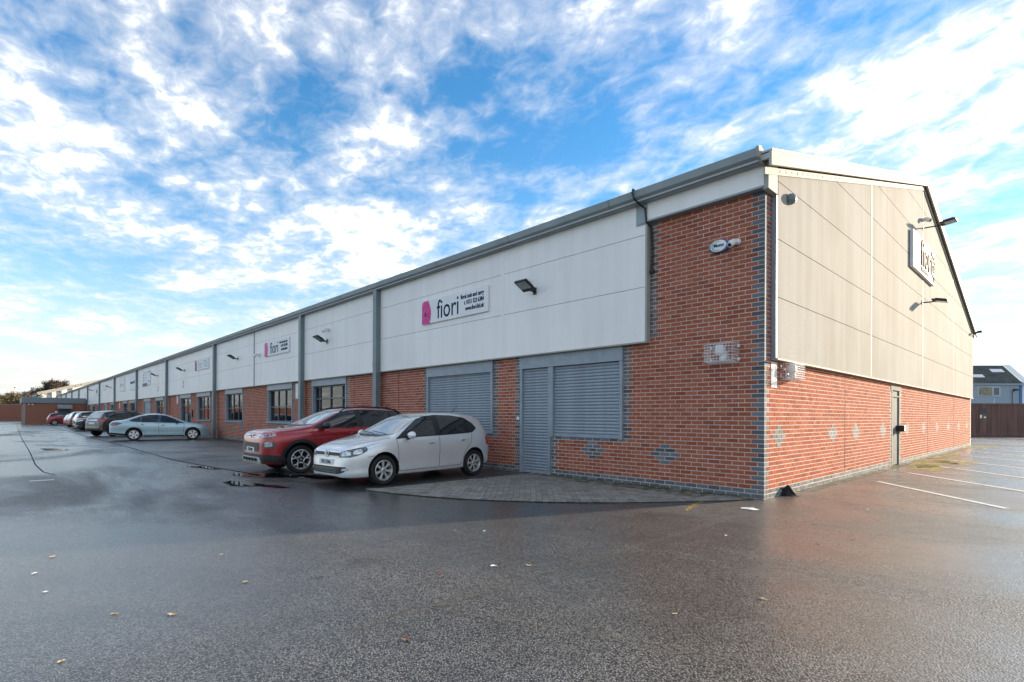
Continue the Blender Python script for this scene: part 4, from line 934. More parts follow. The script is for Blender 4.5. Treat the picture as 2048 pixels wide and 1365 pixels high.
# ------------------------------------------------------------------ trees
def bark(name, c): return pm(name, c, 0.9, var=0.3, scale=2)
M['bark'] = bark('bark', (0.075, 0.058, 0.05)); M['twig'] = bark('twig', (0.085, 0.06, 0.05)); M['twig2'] = bark('ochre_twig', (0.16, 0.11, 0.065)); M['leafg'] = bark('winter_leaf', (0.10, 0.11, 0.045)); M['leafd'] = bark('evergreen_leaf', (0.045, 0.06, 0.035))
def tree(loc, h, w, label, twig, seed, n_tw=2600, leaf=None, n_leaf=0):
    rnd = random.Random(seed)
    t = thing('tree', label, 'tree', loc, rnd.uniform(0, 6), 'trees beyond the yard wall')
    tr = MB(); tips = []
    def grow(p, d, ln, r, lev):
        segs = 3; path = [p]; q_ = p.copy(); dd = d.copy()
        for i in range(segs):
            dd = (dd+Vector((rnd.uniform(-1, 1), rnd.uniform(-1, 1), rnd.uniform(-0.3, 0.7)))*0.16).normalized(); q_ = q_+dd*ln/segs; path.append(q_.copy())
        tr.tube(path, [r*(1-0.45*i/segs) for i in range(segs+1)], 5, 0, False)
        tips.extend(path[1:] if lev >= 2 else [])
        if lev >= 4: return
        for k in range(3 if lev else 5):
            a = rnd.uniform(0, 6.28); sp_ = rnd.uniform(0.5, 0.95)
            nd = (dd*0.75+Vector((math.cos(a), math.sin(a), rnd.uniform(-0.1, 0.5)))*sp_*(w/h)).normalized()
            grow(path[-1] if k < 2 else path[-2], nd, ln*rnd.uniform(0.6, 0.78), r*0.52, lev+1)
    grow(Vector((0, 0, 0)), Vector((0, 0, 1)), h*0.30, h*0.028, 0)
    tr.build('trunk', M['bark'], t)
    cm_ = MB(); 
    for i in range(n_tw):
        b_ = rnd.choice(tips); d = Vector((rnd.gauss(0, 1), rnd.gauss(0, 1), rnd.gauss(0.35, 0.8))).normalized(); ln = rnd.uniform(0.3, 1.0)*h*0.09
        s_ = d.cross(Vector((rnd.gauss(0, 1), rnd.gauss(0, 1), rnd.gauss(0, 1)))).normalized()*h*0.0055
        p = b_+Vector((rnd.gauss(0, 1), rnd.gauss(0, 1), rnd.gauss(0, 1)))*h*0.02
        cm_.add([p-s_, p+s_, p+d*ln], [(0, 1, 2)])
    for i in range(n_leaf):
        b_ = rnd.choice(tips); p = b_+Vector((rnd.gauss(0, 1), rnd.gauss(0, 1), rnd.gauss(0, 1)))*h*0.05
        u_ = Vector((rnd.gauss(0, 1), rnd.gauss(0, 1), rnd.gauss(0, 1))).normalized()*h*0.014; v_ = u_.orthogonal()
        cm_.add([p-u_, p+v_*0.5, p+u_, p-v_*0.5], [(0, 1, 2, 3)], 1)
    cm_.build('crown', [twig, leaf or twig], t)
def far(px, D): 
    v = face_frame(px, D); return (v.x, v.y, 0)
tree(far(92, 215), 22, 32, 'broad bare brown tree rising over the workshop roof', M['twig'], 3, 12000)
tree(far(66, 210), 15, 14, 'dark bare tree leaning left of the broad brown one', M['twig'], 4, 5000, M['leafd'], 900)
spec = [(60, 175, 9.5, 8, 'sparse dark scrub tree behind the annex corner', M['twig'], M['leafd'], 900), (44, 182, 10, 9, 'olive scrub tree over the end of the boundary wall', M['twig2'], M['leafg'], 1500), (24, 185, 11, 10, 'ochre winter tree behind the boundary wall', M['twig2'], M['leafg'], 900), (6, 180, 11, 10, 'russet winter tree behind the long boundary wall', M['twig2'], M['leafg'], 500), (-14, 178, 11, 10, 'green-brown tree at the edge of the view behind the wall', M['twig2'], M['leafg'], 1600), (-40, 185, 12, 11, 'bare ochre tree further along the boundary wall', M['twig2'], M['leafg'], 600)]
for i, (px, D, h, w, lb, tw, lf, nl) in enumerate(spec): tree(far(px, D), h, w, lb, tw, 10+i, 4500, lf, nl)
M['hedge'] = bark('hedge_leaf', (0.12, 0.10, 0.05))
mb = MB(); rh = random.Random(2)
for i in range(26000):
    tt = rh.random(); x = -166+rh.gauss(0, 1.2); y = -45+70*tt; z = abs(rh.gauss(0, 1))*2.2
    u_ = Vector((rh.gauss(0, 1), rh.gauss(0, 1), rh.gauss(0, 1))).normalized()*0.22; v_ = u_.orthogonal(); p = Vector((x, y, z))
    mb.add([p-u_, p+v_*0.5, p+u_, p-v_*0.5], [(0, 1, 2, 3)])
o = mb.build('undergrowth', M['hedge']); tag(o, 'brown winter undergrowth behind the boundary wall', 'undergrowth', kind='stuff')

# ------------------------------------------------------------------ litter and leaves
M['leafbrown'] = pm('dead_leaf', (0.22, 0.10, 0.045), 0.6, var=0.4, scale=20); M['leafpale'] = pm('pale_leaf', (0.48, 0.36, 0.20), 0.6, var=0.3, scale=20)
def ground_pt(px, py):
    a = px-1024; b_ = -(py-833.5); c, s_ = math.cos(R(0.25)), math.sin(R(0.25)); a2, b2 = a*c-b_*s_, a*s_+b_*c
    r_ = fwd*1068.6+cr_*a2+Vector((0, 0, b2)); t_ = -CAM[2]/r_.z; return (CAM[0]+r_.x*t_, CAM[1]+r_.y*t_)
def leaf_mesh(seed):
    rl = random.Random(seed); n = 12; pts = [(0, 0, 0.004)]
    for k in range(n):
        a = 2*math.pi*k/n; r_ = 0.035*(1+0.5*abs(math.cos(a*1.5)))*rl.uniform(0.7, 1.1); pts.append((r_*1.5*math.cos(a), r_*math.sin(a), 0.004+rl.uniform(0, 0.014)))
    return MB().add(pts, [(0, k+1, (k+1) % n+1) for k in range(n)]).add([(-0.05, 0.002, 0.004), (-0.05, -0.002, 0.004), (-0.1, 0.0, 0.012)], [(0, 1, 2)])
leaves = [(740, 1158, 1), (880, 1148, 0), (1058, 1132, 2), (1122, 1114, 1), (813, 1281, 0), (1182, 1058, 1), (910, 1062, 2), (1500, 1036, 1), (1630, 1050, 1), (1635, 1088, 1), (1705, 1080, 0), (1527, 1199, 2), (1350, 1229, 2), (1445, 1158, 1), (641, 1156, 1), (442, 1110, 2), (490, 1165, 2), (345, 1230, 2), (122, 1324, 2), (228, 1229, 2), (105, 1115, 2), (90, 1185, 3), (68, 1148, 3), (285, 982, 1), (418, 892, 1), (1452, 1072, 3), (988, 1133, 3), (968, 1063, 3), (1410, 1020, 2), (1735, 1020, 3)]
for i, (px, py, k) in enumerate(leaves):
    x, y = ground_pt(px, py); o = leaf_mesh(i).build('fallen_leaf', [M['leafbrown'], M['bark'], M['leafpale'], M['white']][k])
    o.location = (x, y, 0.002); o.rotation_euler = (0, 0, i*1.7); o.scale = (0.34+0.16*((i*7) % 3)/2,)*3
    tag(o, {0: 'brown fallen leaf lying on the wet asphalt', 1: 'dark curled leaf lying on the wet asphalt', 2: 'pale yellow leaf lying on the wet asphalt', 3: 'small white scrap of paper on the wet asphalt'}[k], 'leaf' if k < 3 else 'litter', {0: 'brown leaves', 1: 'dark leaves', 2: 'pale leaves', 3: 'white scraps'}[k])
strip('worn_seam', [ground_pt(*p) for p in ((1480, 1032), (1390, 1060), (1300, 1085), (1210, 1112), (1120, 1138), (1040, 1160), (950, 1186), (860, 1214), (780, 1236), (700, 1258))], 0.11, 0.004, M['seam'])
strip('worn_seam', [ground_pt(*p) for p in ((860, 1210), (960, 1232), (1060, 1252), (1180, 1270), (1300, 1290), (1420, 1312), (1540, 1336))], 0.10, 0.0045, M['seam'])
strip('worn_marking', [ground_pt(*p) for p in ((58, 963), (75, 962), (92, 961), (108, 960))], 0.16, 0.004, M['line'])
x, y = ground_pt(1498, 1019)
mb = MB().add([(-0.12, -0.05, 0.006), (0.10, -0.07, 0.008), (0.14, 0.05, 0.006), (0.02, 0.08, 0.02), (-0.13, 0.06, 0.007), (0, 0, 0.016)], [(0, 1, 5), (1, 2, 5), (2, 3, 5), (3, 4, 5), (4, 0, 5)])
o = mb.build('litter', M['white']); o.location = (x, y, 0); tag(o, 'crumpled white paper on the ground by the building corner', 'litter')
x, y = ground_pt(1576, 990); rk = random.Random(9); mb = MB(); n = 14; pts = [(0, 0.0, 0.185)]
for ring, (r_, z) in enumerate(((0.06, 0.13), (0.13, 0.06), (0.21, 0.0))):
    for k in range(n): a = 2*math.pi*k/n; q_ = r_*rk.uniform(0.75, 1.2); pts.append((q_*math.cos(a), q_*math.sin(a), max(0, z+rk.uniform(-.012, .012))))
ff = [(0, 1+k, 1+(k+1) % n) for k in range(n)]
for g in range(2): ff += [(1+g*n+k, 1+(g+1)*n+k, 1+(g+1)*n+(k+1) % n, 1+g*n+(k+1) % n) for k in range(n)]
o = mb.add(pts, ff).build('tar_heap', M['tar']); o.location = (x, y, 0.0); tag(o, 'small black heap of tar scraps against the gable wall foot', 'heap')
#==PART3==
# ------------------------------------------------------------------ cars
def lerp_curve(c, s):
    if s <= c[0][0]: return c[0][1]
    for (a, va), (b, vb) in zip(c, c[1:]):
        if s <= b: return va+(vb-va)*(s-a)/(b-a)
    return c[-1][1]
def car_paint(name, c, metal=0.45, rough=0.32, dirt=(0.10, 0.085, 0.07), amt=0.35):
    return pm(name, c, rough, metal, var=0.05, scale=1.2, coat=1.0, dirt=dirt, dirt_amt=amt)
class Car:
    def __init__(s, name, label, spec, paint, loc, heading, group='cars parked along the front of the building'):
        s.sp = spec; s.paint = paint
        s.t = thing(name, label, 'car', (loc[0], loc[1], 0.006), heading, group)
        s.L = spec['L']; s.XF = (spec['fw']+spec['rw'])/2
        s.body()
    def P(s, ss, y, z): return Vector((s.XF-ss, y, z))
    def body(s):
        sp = s.sp; st = sp['st']; rows = []
        bm = bmesh.new(); cl = bm.edges.layers.float.get('crease_edge') or bm.edges.layers.float.new('crease_edge')
        n = len(st); grid = []
        for i, ss in enumerate(st):
            w = lerp_curve(sp['hw'], ss); zb = lerp_curve(sp['bot'], ss); be = lerp_curve(sp['belt'], ss); to = lerp_curve(sp['top'], ss); ra = lerp_curve(sp['rail'], ss)
            hh = be-zb; k = lerp_curve(sp.get('railk', [(0, 0.88)]), ss); zr = be+(to-be)*k
            tuck = 0.97
            ring = [(0.0, zb+0.03), (0.80*w, zb+0.02), (tuck*w-0.02, zb), (tuck*w+0.005, zb+0.10*hh), (0.975*w, zb+0.30*hh), (1.0*w, zb+0.62*hh), (0.992*w, be-0.075), (0.955*w, be), ((0.955*w+ra)/2+0.02, (be+zr)/2+0.01), (ra, zr), (0.62*ra, to-0.25*(to-zr)), (0.0, to)]
            g = []
            for r, (y, z) in enumerate(ring):
                off = 0.0
                if i == 0: off = sp['nose'][r]
                if i == n-1: off = -sp['tail'][r]
                x = ss+off
                if y < 1e-6: v = bm.verts.new(s.P(x, 0, z)); g.append((v, v))
                else: g.append((bm.verts.new(s.P(x, y, z)), bm.verts.new(s.P(x, -y, z))))
            grid.append(g)
        m = len(grid[0])
        def face(*v):
            u = []
            for q_ in v:
                if q_ not in u: u.append(q_)
            if len(u) > 2: return bm.faces.new(u)
        for i in range(n-1):
            for r in range(m-1):
                for sd in (0, 1): face(grid[i][r][sd], grid[i+1][r][sd], grid[i+1][r+1][sd], grid[i][r+1][sd])
        for i in (0, n-1):
            for r in range(m-1): face(grid[i][r][0], grid[i][r+1][0], grid[i][r+1][1], grid[i][r][1])
        bm.edges.ensure_lookup_table()
        for i in range(n-1):          # crisp belt line and sill
            for r, cv in ((7, 0.55), (2, 0.7), (4, 0.35)):
                for sd in (0, 1):
                    e = bm.edges.get((grid[i][r][sd], grid[i+1][r][sd]))
                    if e: e[cl] = cv
        bmesh.ops.recalc_face_normals(bm, faces=bm.faces)
        me = bpy.data.meshes.new('body_cage'); bm.to_mesh(me); bm.free()
        tmp = bpy.data.objects.new('tmp_cage', me); col.objects.link(tmp)
        sm = tmp.modifiers.new('s', 'SUBSURF'); sm.levels = 3; sm.render_levels = 3
        full = evaluated(tmp)
        s.bvh = BVHTree.FromPolygons([v.co.copy() for v in full.vertices], [list(p.vertices) for p in full.polygons])
        # wheel arches
        cut = MB(); ar = sp['arch']
        for ws_ in (sp['fw'], sp['rw']):
            for sd in (1, -1):
                yy = sorted((sd*(sp['W']-0.30), sd*(sp['W']+0.3)))
                cut.lathe([(0.0, yy[0]), (ar, yy[0]), (ar, yy[1]), (0.0, yy[1])], 40, 'y', (s.XF-ws_, 0, sp['wr']+0.01))
        cme = cut.mesh('cut', M['well']); bm = bmesh.new(); bm.from_mesh(cme); bmesh.ops.remove_doubles(bm, verts=bm.verts, dist=1e-5); bmesh.ops.recalc_face_normals(bm, faces=bm.faces); bm.to_mesh(cme); bm.free()
        co = bpy.data.objects.new('cut', cme); col.objects.link(co)
        bo = tmp.modifiers.new('b', 'BOOLEAN'); bo.operation = 'DIFFERENCE'; bo.object = co; bo.solver = 'EXACT'
        fin = evaluated(tmp); bpy.data.objects.remove(tmp); bpy.data.objects.remove(co)
        fin.materials.clear(); fin.materials.append(s.paint); fin.materials.append(M['well'])
        for p in fin.polygons:
            c = p.center; p.material_index = 0; p.use_smooth = True
            for ws_ in (sp['fw'], sp['rw']):
                if math.hypot(c.x-(s.XF-ws_), c.z-(sp['wr']+0.01)) < ar*1.004 and abs(c.y) < sp['W']-0.005 and abs(c.y) > 0.3 : p.material_index = 1
            if p.normal.z < -0.85 and c.z < sp['bot'][0][1]+0.12: p.material_index = 1
        fin.set_sharp_from_angle(angle=R(40)); fin.name = 'body'
        s.b = link('body', fin, s.t)
    def ray(s, p, v):
        h, nrm, i, d = s.bvh.ray_cast(p+v*6, -v)
        if h is None:
            h, nrm, i, d = s.bvh.find_nearest(p); 
        if nrm.dot(v) < 0: nrm = -nrm
        return h, nrm
    def frame(s, az):
        if az == 'top': return Vector((0, 0, 1)), Vector((1, 0, 0)), Vector((0, 1, 0))
        a = R(az); return Vector((math.cos(a), math.sin(a), 0)), Vector((-math.sin(a), math.cos(a), 0)), Vector((0, 0, 1))
    def patch(s, name, mat, pts, az, off=0.004, thick=0.012, parent=None, both=True, step=0.05, smooth=True, rounded=True):
        """pts: (s, y, z) near the left side; laid onto the body seen from azimuth az"""
        outs = []
        for sd in ((1, -1) if both else (1,)):
            v, h, u = s.frame(az if sd == 1 or az == 'top' else -az)
            P3 = [s.P(a, b*sd, c) for a, b, c in pts]
            p2 = [(p.dot(h), p.dot(u)) for p in P3]
            if rounded and len(p2) > 2:      # corner cutting softens the outline
                q_ = []
                for i in range(len(p2)):
                    a, b = Vector(p2[i]), Vector(p2[(i+1) % len(p2)]); d_ = b-a; l_ = d_.length; e = min(0.02, l_*0.25)/l_ if l_ > 0 else 0
                    q_ += [tuple(a+d_*e), tuple(a+d_*(1-e))]
                p2 = q_
            bd = []
            for i in range(len(p2)):
                a, b = Vector(p2[i]), Vector(p2[(i+1) % len(p2)]); k = max(1, int((b-a).length/step))
                bd += [a+(b-a)*j/k for j in range(k)]
            nb = len(bd); x0, x1 = min(q_.x for q_ in bd), max(q_.x for q_ in bd); y0, y1 = min(q_.y for q_ in bd), max(q_.y for q_ in bd)
            pin = []; poly = [tuple(q_) for q_ in bd]
            yy = y0+step/2
            while yy < y1:
                xx = x0+step/2
                while xx < x1:
                    if inside((xx, yy), poly) and min((Vector((xx, yy))-q_).length for q_ in bd) > step*0.4: pin.append(Vector((xx, yy)))
                    xx += step
                yy += step
            V, E_, F_, *_ = delaunay_2d_cdt(bd+pin, [(i, (i+1) % nb) for i in range(nb)], [], 1, 1e-5)
            top = []; low = []
            for q_ in V:
                base = h*q_.x+u*q_.y; hit, nr = s.ray(base, v); top.append(hit+nr*off); low.append(hit+nr*(off-thick))
            ec = {}
            for f in F_:
                for i in range(len(f)): e = tuple(sorted((f[i], f[(i+1) % len(f)]))); ec[e] = ec.get(e, 0)+1
            mb = MB(); nv = len(V); mb.add(top+low, [list(f) for f in F_]+[(a, b, nv+b, nv+a) for (a, b), c in ec.items() if c == 1])
            o = mb.build(name, mat, parent or s.t, smooth, 50); outs.append(o)
        return outs
    def side(s, name, mat, sz, **k): return s.patch(name, mat, [(a, 0.5, b) for a, b in sz], 90, **k)
    def front(s, name, mat, yz, **k): k.setdefault('both', False); return s.patch(name, mat, [(0.3, a, b) for a, b in yz], 0, **k)
    def rear(s, name, mat, yz, **k): k.setdefault('both', False); return s.patch(name, mat, [(s.L-0.3, a, b) for a, b in yz], 180, **k)
    def seam(s, path, az=90, w=0.009, both=True, mat=None, name='panel_gap'):
        for sd in ((1, -1) if both else (1,)):
            v, h, u = s.frame(az if sd == 1 or az == 'top' else -az); pts = []
            for i in range(len(path)-1):
                a, b = s.P(path[i][0], path[i][1]*sd, path[i][2]), s.P(path[i+1][0], path[i+1][1]*sd, path[i+1][2]); k = max(2, int((b-a).length/0.05))
                pts += [a+(b-a)*j/k for j in range(k)]
            pts.append(s.P(path[-1][0], path[-1][1]*sd, path[-1][2]))
            mb = MB(); vv = []
            for i, p in enumerate(pts):
                d = (pts[min(i+1, len(pts)-1)]-pts[max(i-1, 0)]).normalized(); sdv = d.cross(v).normalized()*w/2
                for g in (-1, 1): hit, nr = s.ray(p+sdv*g-v*v.dot(p)*0, v); vv.append(hit+nr*0.0022)
            mb.add(vv, [(2*i, 2*i+1, 2*i+3, 2*i+2) for i in range(len(pts)-1)]).build(name, mat or M['well'], s.b)
    def wheels(s, style, rim_r, rim_mat=None):
        sp = s.sp; Rw = sp['wr']; rm = rim_mat or M['alloy']
        ty = MB().lathe([(rim_r-0.01, -0.085), (rim_r+0.015, -0.095), (Rw-0.035, -0.105), (Rw-0.008, -0.085), (Rw, -0.06), (Rw, 0.06), (Rw-0.008, 0.085), (Rw-0.035, 0.105), (rim_r+0.015, 0.098), (rim_r, 0.088)], 44, 'y').mesh('wheel', M['rubber'], True, 40)
        rim = MB().lathe([(rim_r, 0.088), (rim_r-0.012, 0.092), (rim_r-0.022, 0.075), (rim_r-0.03, 0.03), (rim_r-0.035, -0.08)], 44, 'y').mesh('rim', rm, True, 50)
        back = MB().lathe([(0.0, 0.0), (rim_r-0.03, 0.0), (rim_r-0.03, -0.02), (0.0, -0.02)], 36, 'y').mesh('brake_disc', M['well'], True, 50)
        hub = MB().lathe([(0.0, 0.083), (0.035, 0.083), (0.062, 0.07), (0.066, 0.02)], 24, 'y').mesh('hub', rm if style != 'loop' else M['black'], True, 40)
        capm = MB().lathe([(0.0, 0.086), (0.026, 0.086), (0.028, 0.08)], 18, 'y').mesh('hub_cap', M['chrome'], True, 40)
        R1 = rim_r-0.012
        if style == 'seven':
            n = 7; sp_ = MB().prism([(0.045, -0.020), (R1*0.6, -0.024), (R1, -0.038), (R1, 0.038), (R1*0.6, 0.024), (0.045, 0.020)], lambda a, b, c: (a, c, b), 0.045, 0.078)
        elif style == 'loop':
            n = 5; path = [(0.075, 0.0, -0.03), (R1*0.52, 0, -0.075), (R1*0.86, 0, -0.082), (R1*0.985, 0, -0.045), (R1*0.985, 0, 0.045), (R1*0.86, 0, 0.082), (R1*0.52, 0, 0.075), (0.075, 0.0, 0.03), (0.075, 0, -0.03)]
            sp_ = MB().tube([(a, 0.072, c) for a, _, c in path], 0.0155, 6, 0, False)
        elif style == 'blade':
            n = 5; sp_ = MB().prism([(0.03, -0.03), (0.09, -0.055), (R1*0.72, -0.115), (R1*0.97, -0.10), (R1, 0.02), (R1*0.93, 0.07), (R1*0.6, 0.03), (0.05, 0.04)], lambda a, b, c: (a, c, b), 0.055, 0.078)
        else:
            n = 5; sp_ = MB().prism([(0.045, -0.028), (R1, -0.05), (R1, 0.05), (0.045, 0.028)], lambda a, b, c: (a, c, b), 0.045, 0.078)
        spm = sp_.mesh('spoke', rm, style == 'loop', 50)
        if style != 'loop': bevel_mesh(spm, 0.006, 1)
        for ws_ in (sp['fw'], sp['rw']):
            for sd in (1, -1):
                w = link('wheel', ty, s.t); w.location = (s.XF-ws_, sd*(sp['W']-sp.get('inset', 0.125)), Rw-0.004); w.rotation_euler = (0, R(17 if ws_ == sp['fw'] else 50), 0 if sd == 1 else math.pi)
                for nm, me in (('rim', rim), ('brake_disc', back), ('hub', hub), ('hub_cap', capm)): link(nm, me, w)
                for k in range(n): o = link('spoke', spm, w); o.rotation_euler = (0, 2*math.pi*k/n, 0)
    def mirror(s, ss, z, y, mat, k=1.0):
        for sd in (1, -1):
            c = s.P(ss, sd*(y+0.11*k), z)
            bm = bmesh.new(); bmesh.ops.create_icosphere(bm, subdivisions=3, radius=1.0)
            for v in bm.verts:
                x_, y_, z_ = v.co; x_ = max(x_, -1)*(1.0 if x_ > 0 else 0.45)
                v.co = c+Vector((x_*0.085*k, y_*0.125*k, z_*0.078*k*(1+0.15*y_*sd)))
            me = bpy.data.meshes.new('mirror'); bm.to_mesh(me); bm.free(); me.materials.append(mat); me.polygons.foreach_set('use_smooth', [True]*len(me.polygons))
            o = link('mirror', me, s.t)
            MB().tube([s.P(ss-0.02, sd*(y-0.06), z-0.075), s.P(ss, sd*(y+0.05), z-0.06)], [0.035, 0.025], 8).build('mirror_arm', M['black'], o, True)
    def handle(s, ss, z, mat):
        for sd in (1, -1):
            hit, nr = s.ray(s.P(ss, 0.5*sd, z), Vector((0, sd, 0)))
            a = hit+nr*0.012; pts = [a+Vector((0.10, -nr.y*0.02, -0.004)), a+Vector((0.085, nr.y*0.012, 0)), a+Vector((-0.08, nr.y*0.012, 0.008)), a+Vector((-0.10, -nr.y*0.02, 0.008))]
            MB().tube(pts, [0.011, 0.014, 0.014, 0.011], 8).build('door_handle', mat, s.b, True)
            blob_ = [(ss+0.06*math.cos(q_*math.pi/5), 0.5, z-0.008+0.028*math.sin(q_*math.pi/5)) for q_ in range(10)]
        s.patch('handle_shade', M['lampdark'] if mat is M['chrome'] else M['recess'], blob_, 90, off=0.0025, thick=0.004, parent=s.b, step=0.03, rounded=False)  # flat darker oval painted behind the handle as shade of a hollow
    def plate(s, z, text, rear=False, w=0.26, hh=0.055, y=0.0):
        d = Vector((-1 if rear else 1, 0, 0)); hit, nr = s.ray(Vector((0, y, z)), d); x = hit.x
        o = MB().box(min(x-d.x*0.02, x+d.x*0.012), max(x-d.x*0.02, x+d.x*0.012), y-w, y+w, z-hh, z+hh).build('number_plate', M['plate'], s.t)
        if not text: return
        vv, ff = text_mesh(text, hh*1.75, 0.0015, 'CENTER', 0.78, 0.003)
        q_ = [(x+d.x*(0.0135+c), y+(a if not rear else -a)*(1 if not rear else 1), z-hh*0.62+b) for a, b, c in vv]
        MB().add(q_, ff).build('plate_lettering', M['navy'], o)
    def glass(s, outline, panes, trim=None):
        o = s.side('window_surround', trim or M['black'], outline, off=0.004, thick=0.010, parent=s.b, step=0.03)
        for p in panes: s.side('side_window', M['carglass'], p, off=0.0075, thick=0.006, step=0.04)
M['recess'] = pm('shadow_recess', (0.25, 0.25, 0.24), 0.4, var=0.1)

# --- silver five-door hatchback
HATCH = dict(L=3.97, W=0.838, fw=0.83, rw=3.30, wr=0.302, arch=0.355, st=[0.0, 0.07, 0.2, 0.42, 0.7, 0.98, 1.12, 1.35, 1.6, 1.84, 2.15, 2.55, 2.95, 3.3, 3.55, 3.72, 3.86, 3.95, 3.97],
    top=[(0, 0.665), (0.07, 0.71), (0.2, 0.775), (0.42, 0.845), (0.7, 0.905), (0.98, 0.955), (1.12, 1.0), (1.84, 1.395), (2.15, 1.455), (2.55, 1.478), (2.95, 1.475), (3.3, 1.458), (3.55, 1.43), (3.71, 1.395), (3.87, 1.04), (3.94, 0.92), (3.97, 0.74)],
    belt=[(0, 0.60), (0.07, 0.635), (0.2, 0.69), (0.42, 0.765), (0.7, 0.825), (1.0, 0.875), (1.5, 0.905), (2.2, 0.935), (3.0, 0.97), (3.4, 0.985), (3.8, 0.94), (3.97, 0.68)],
    bot=[(0, 0.19), (0.3, 0.185), (1.2, 0.20), (2.8, 0.21), (3.6, 0.25), (3.97, 0.30)],
    hw=[(0, 0.47), (0.07, 0.62), (0.2, 0.735), (0.42, 0.812), (0.8, 0.835), (1.5, 0.838), (2.8, 0.84), (3.3, 0.838), (3.6, 0.81), (3.86, 0.73), (3.97, 0.60)],
    rail=[(0, 0.45), (0.2, 0.585), (0.7, 0.665), (0.98, 0.70), (1.12, 0.715), (1.84, 0.565), (2.5, 0.575), (3.2, 0.56), (3.6, 0.54), (3.86, 0.56), (3.97, 0.45)],
    railk=[(0, 0.8), (1.0, 0.8), (1.3, 0.86), (1.84, 0.915), (3.4, 0.91), (3.7, 0.85), (3.97, 0.8)],
    nose=[0.18, 0.16, 0.04, 0.02, 0.01, 0.03, 0.05, 0.055, 0.055, 0.06, 0.06, 0.06], tail=[0.15, 0.12, 0.03, 0.0, -0.01, 0.0, 0.0, 0.0, 0.0, 0.0, 0.0, 0.0])
silver = car_paint('silver_paint', (0.77, 0.765, 0.75), 0.4, 0.30, amt=0.12)
ang1 = math.atan2(-3.845+1.356, -5.809+6.0)
cH = Vector((-5.905, -2.60))+Vector((math.cos(ang1-math.pi/2), math.sin(ang1-math.pi/2)))*0.82
c = Car('hatchback_car', 'silver five-door hatchback parked nose-out on the edge of the paving', HATCH, silver, (cH.x, cH.y), ang1)
c.wheels('seven', 0.205)
c.glass([(1.10, 0.905), (1.40, 0.928), (2.2, 0.955), (2.95, 0.985), (3.25, 1.005), (3.43, 1.10), (3.33, 1.22), (3.12, 1.345), (2.75, 1.395), (2.3, 1.40), (2.02, 1.375), (1.80, 1.31), (1.5, 1.14)],
    [[(1.38, 0.945), (2.15, 0.970), (2.15, 1.380), (2.03, 1.36), (1.80, 1.292), (1.55, 1.15), (1.38, 1.03)], [(2.30, 0.975), (2.95, 1.0), (3.02, 1.02), (3.06, 1.32), (2.75, 1.378), (2.30, 1.383)], [(3.10, 1.025), (3.23, 1.03), (3.385, 1.11), (3.30, 1.20), (3.14, 1.31)]])
c.front('windscreen', M['screen'], [(-0.66, 1.015), (-0.35, 0.985), (0.35, 0.985), (0.66, 1.015), (0.52, 1.385), (0.25, 1.405), (-0.25, 1.405), (-0.52, 1.385)], off=0.004)
c.front('cowl', M['black'], [(-0.66, 1.005), (-0.3, 0.955), (0.3, 0.955), (0.66, 1.005), (0.35, 0.990), (-0.35, 0.990)], off=0.003)
c.rear('rear_window', M['carglass'], [(-0.50, 1.0), (0.50, 1.0), (0.44, 1.33), (-0.44, 1.33)])
hl = c.patch('headlight', M['lampdark'], [(0.06, 0.42, 0.575), (0.06, 0.47, 0.675), (0.2, 0.66, 0.735), (0.44, 0.79, 0.775), (0.45, 0.81, 0.70), (0.3, 0.77, 0.62), (0.15, 0.66, 0.575)], 48, off=0.005)
c.patch('headlight_lens', M['lamp'], [(0.08, 0.49, 0.595), (0.08, 0.53, 0.675), (0.18, 0.62, 0.70), (0.2, 0.66, 0.62)], 48, off=0.009)
c.patch('headlight_lens', M['lamp'], [(0.22, 0.68, 0.625), (0.22, 0.67, 0.705), (0.36, 0.755, 0.735), (0.36, 0.78, 0.655)], 48, off=0.009)
c.front('upper_grille', M['black'], [(-0.45, 0.60), (0.45, 0.60), (0.47, 0.665), (-0.47, 0.665)], off=0.006)
c.front('chrome_strip', M['chrome'], [(-0.44, 0.597), (0.44, 0.597), (0.44, 0.604), (-0.44, 0.604)], off=0.009, step=0.1)
c.front('lower_grille', M['black'], [(-0.63, 0.395), (0.63, 0.395), (0.60, 0.30), (0.45, 0.255), (-0.45, 0.255), (-0.60, 0.30)], off=0.005)
c.patch('fog_lamp', M['lamp'], [(0.12, 0.50, 0.315), (0.12, 0.66, 0.33), (0.12, 0.665, 0.375), (0.12, 0.52, 0.365)], 20, off=0.010)
for z in (0.285, 0.315, 0.345): c.front('grille_bar', M['lampdark'], [(-0.40, z), (0.40, z), (0.40, z+0.009), (-0.40, z+0.009)], off=0.009, step=0.1)
c.plate(0.475, 'FV13 ZWA')
hit, nr = c.ray(Vector((0, 0, 0.638)), Vector((1, 0, 0))); ex = hit.x+0.014
em = MB().lathe([(0.056, 0.0), (0.062, 0.008), (0.068, 0.008), (0.072, 0.0)], 32, 'x', (ex, 0, 0.638)).build('emblem', M['chrome'], c.t, True)
for path in (((-0.034, 0.05), (-0.016, 0.004), (0.0, 0.045)), ((0.034, 0.05), (0.016, 0.004), (0.0, 0.045)), ((-0.055, 0.03), (-0.022, -0.052), (0, -0.008)), ((0.055, 0.03), (0.022, -0.052), (0, -0.008))):
    MB().tube([(ex+0.006, a, 0.638+b) for a, b in path], 0.006, 5).build('emblem_stroke', M['chrome'], em)
c.mirror(1.42, 0.985, 0.815, silver); c.handle(2.02, 0.815, silver); c.handle(2.93, 0.855, silver)
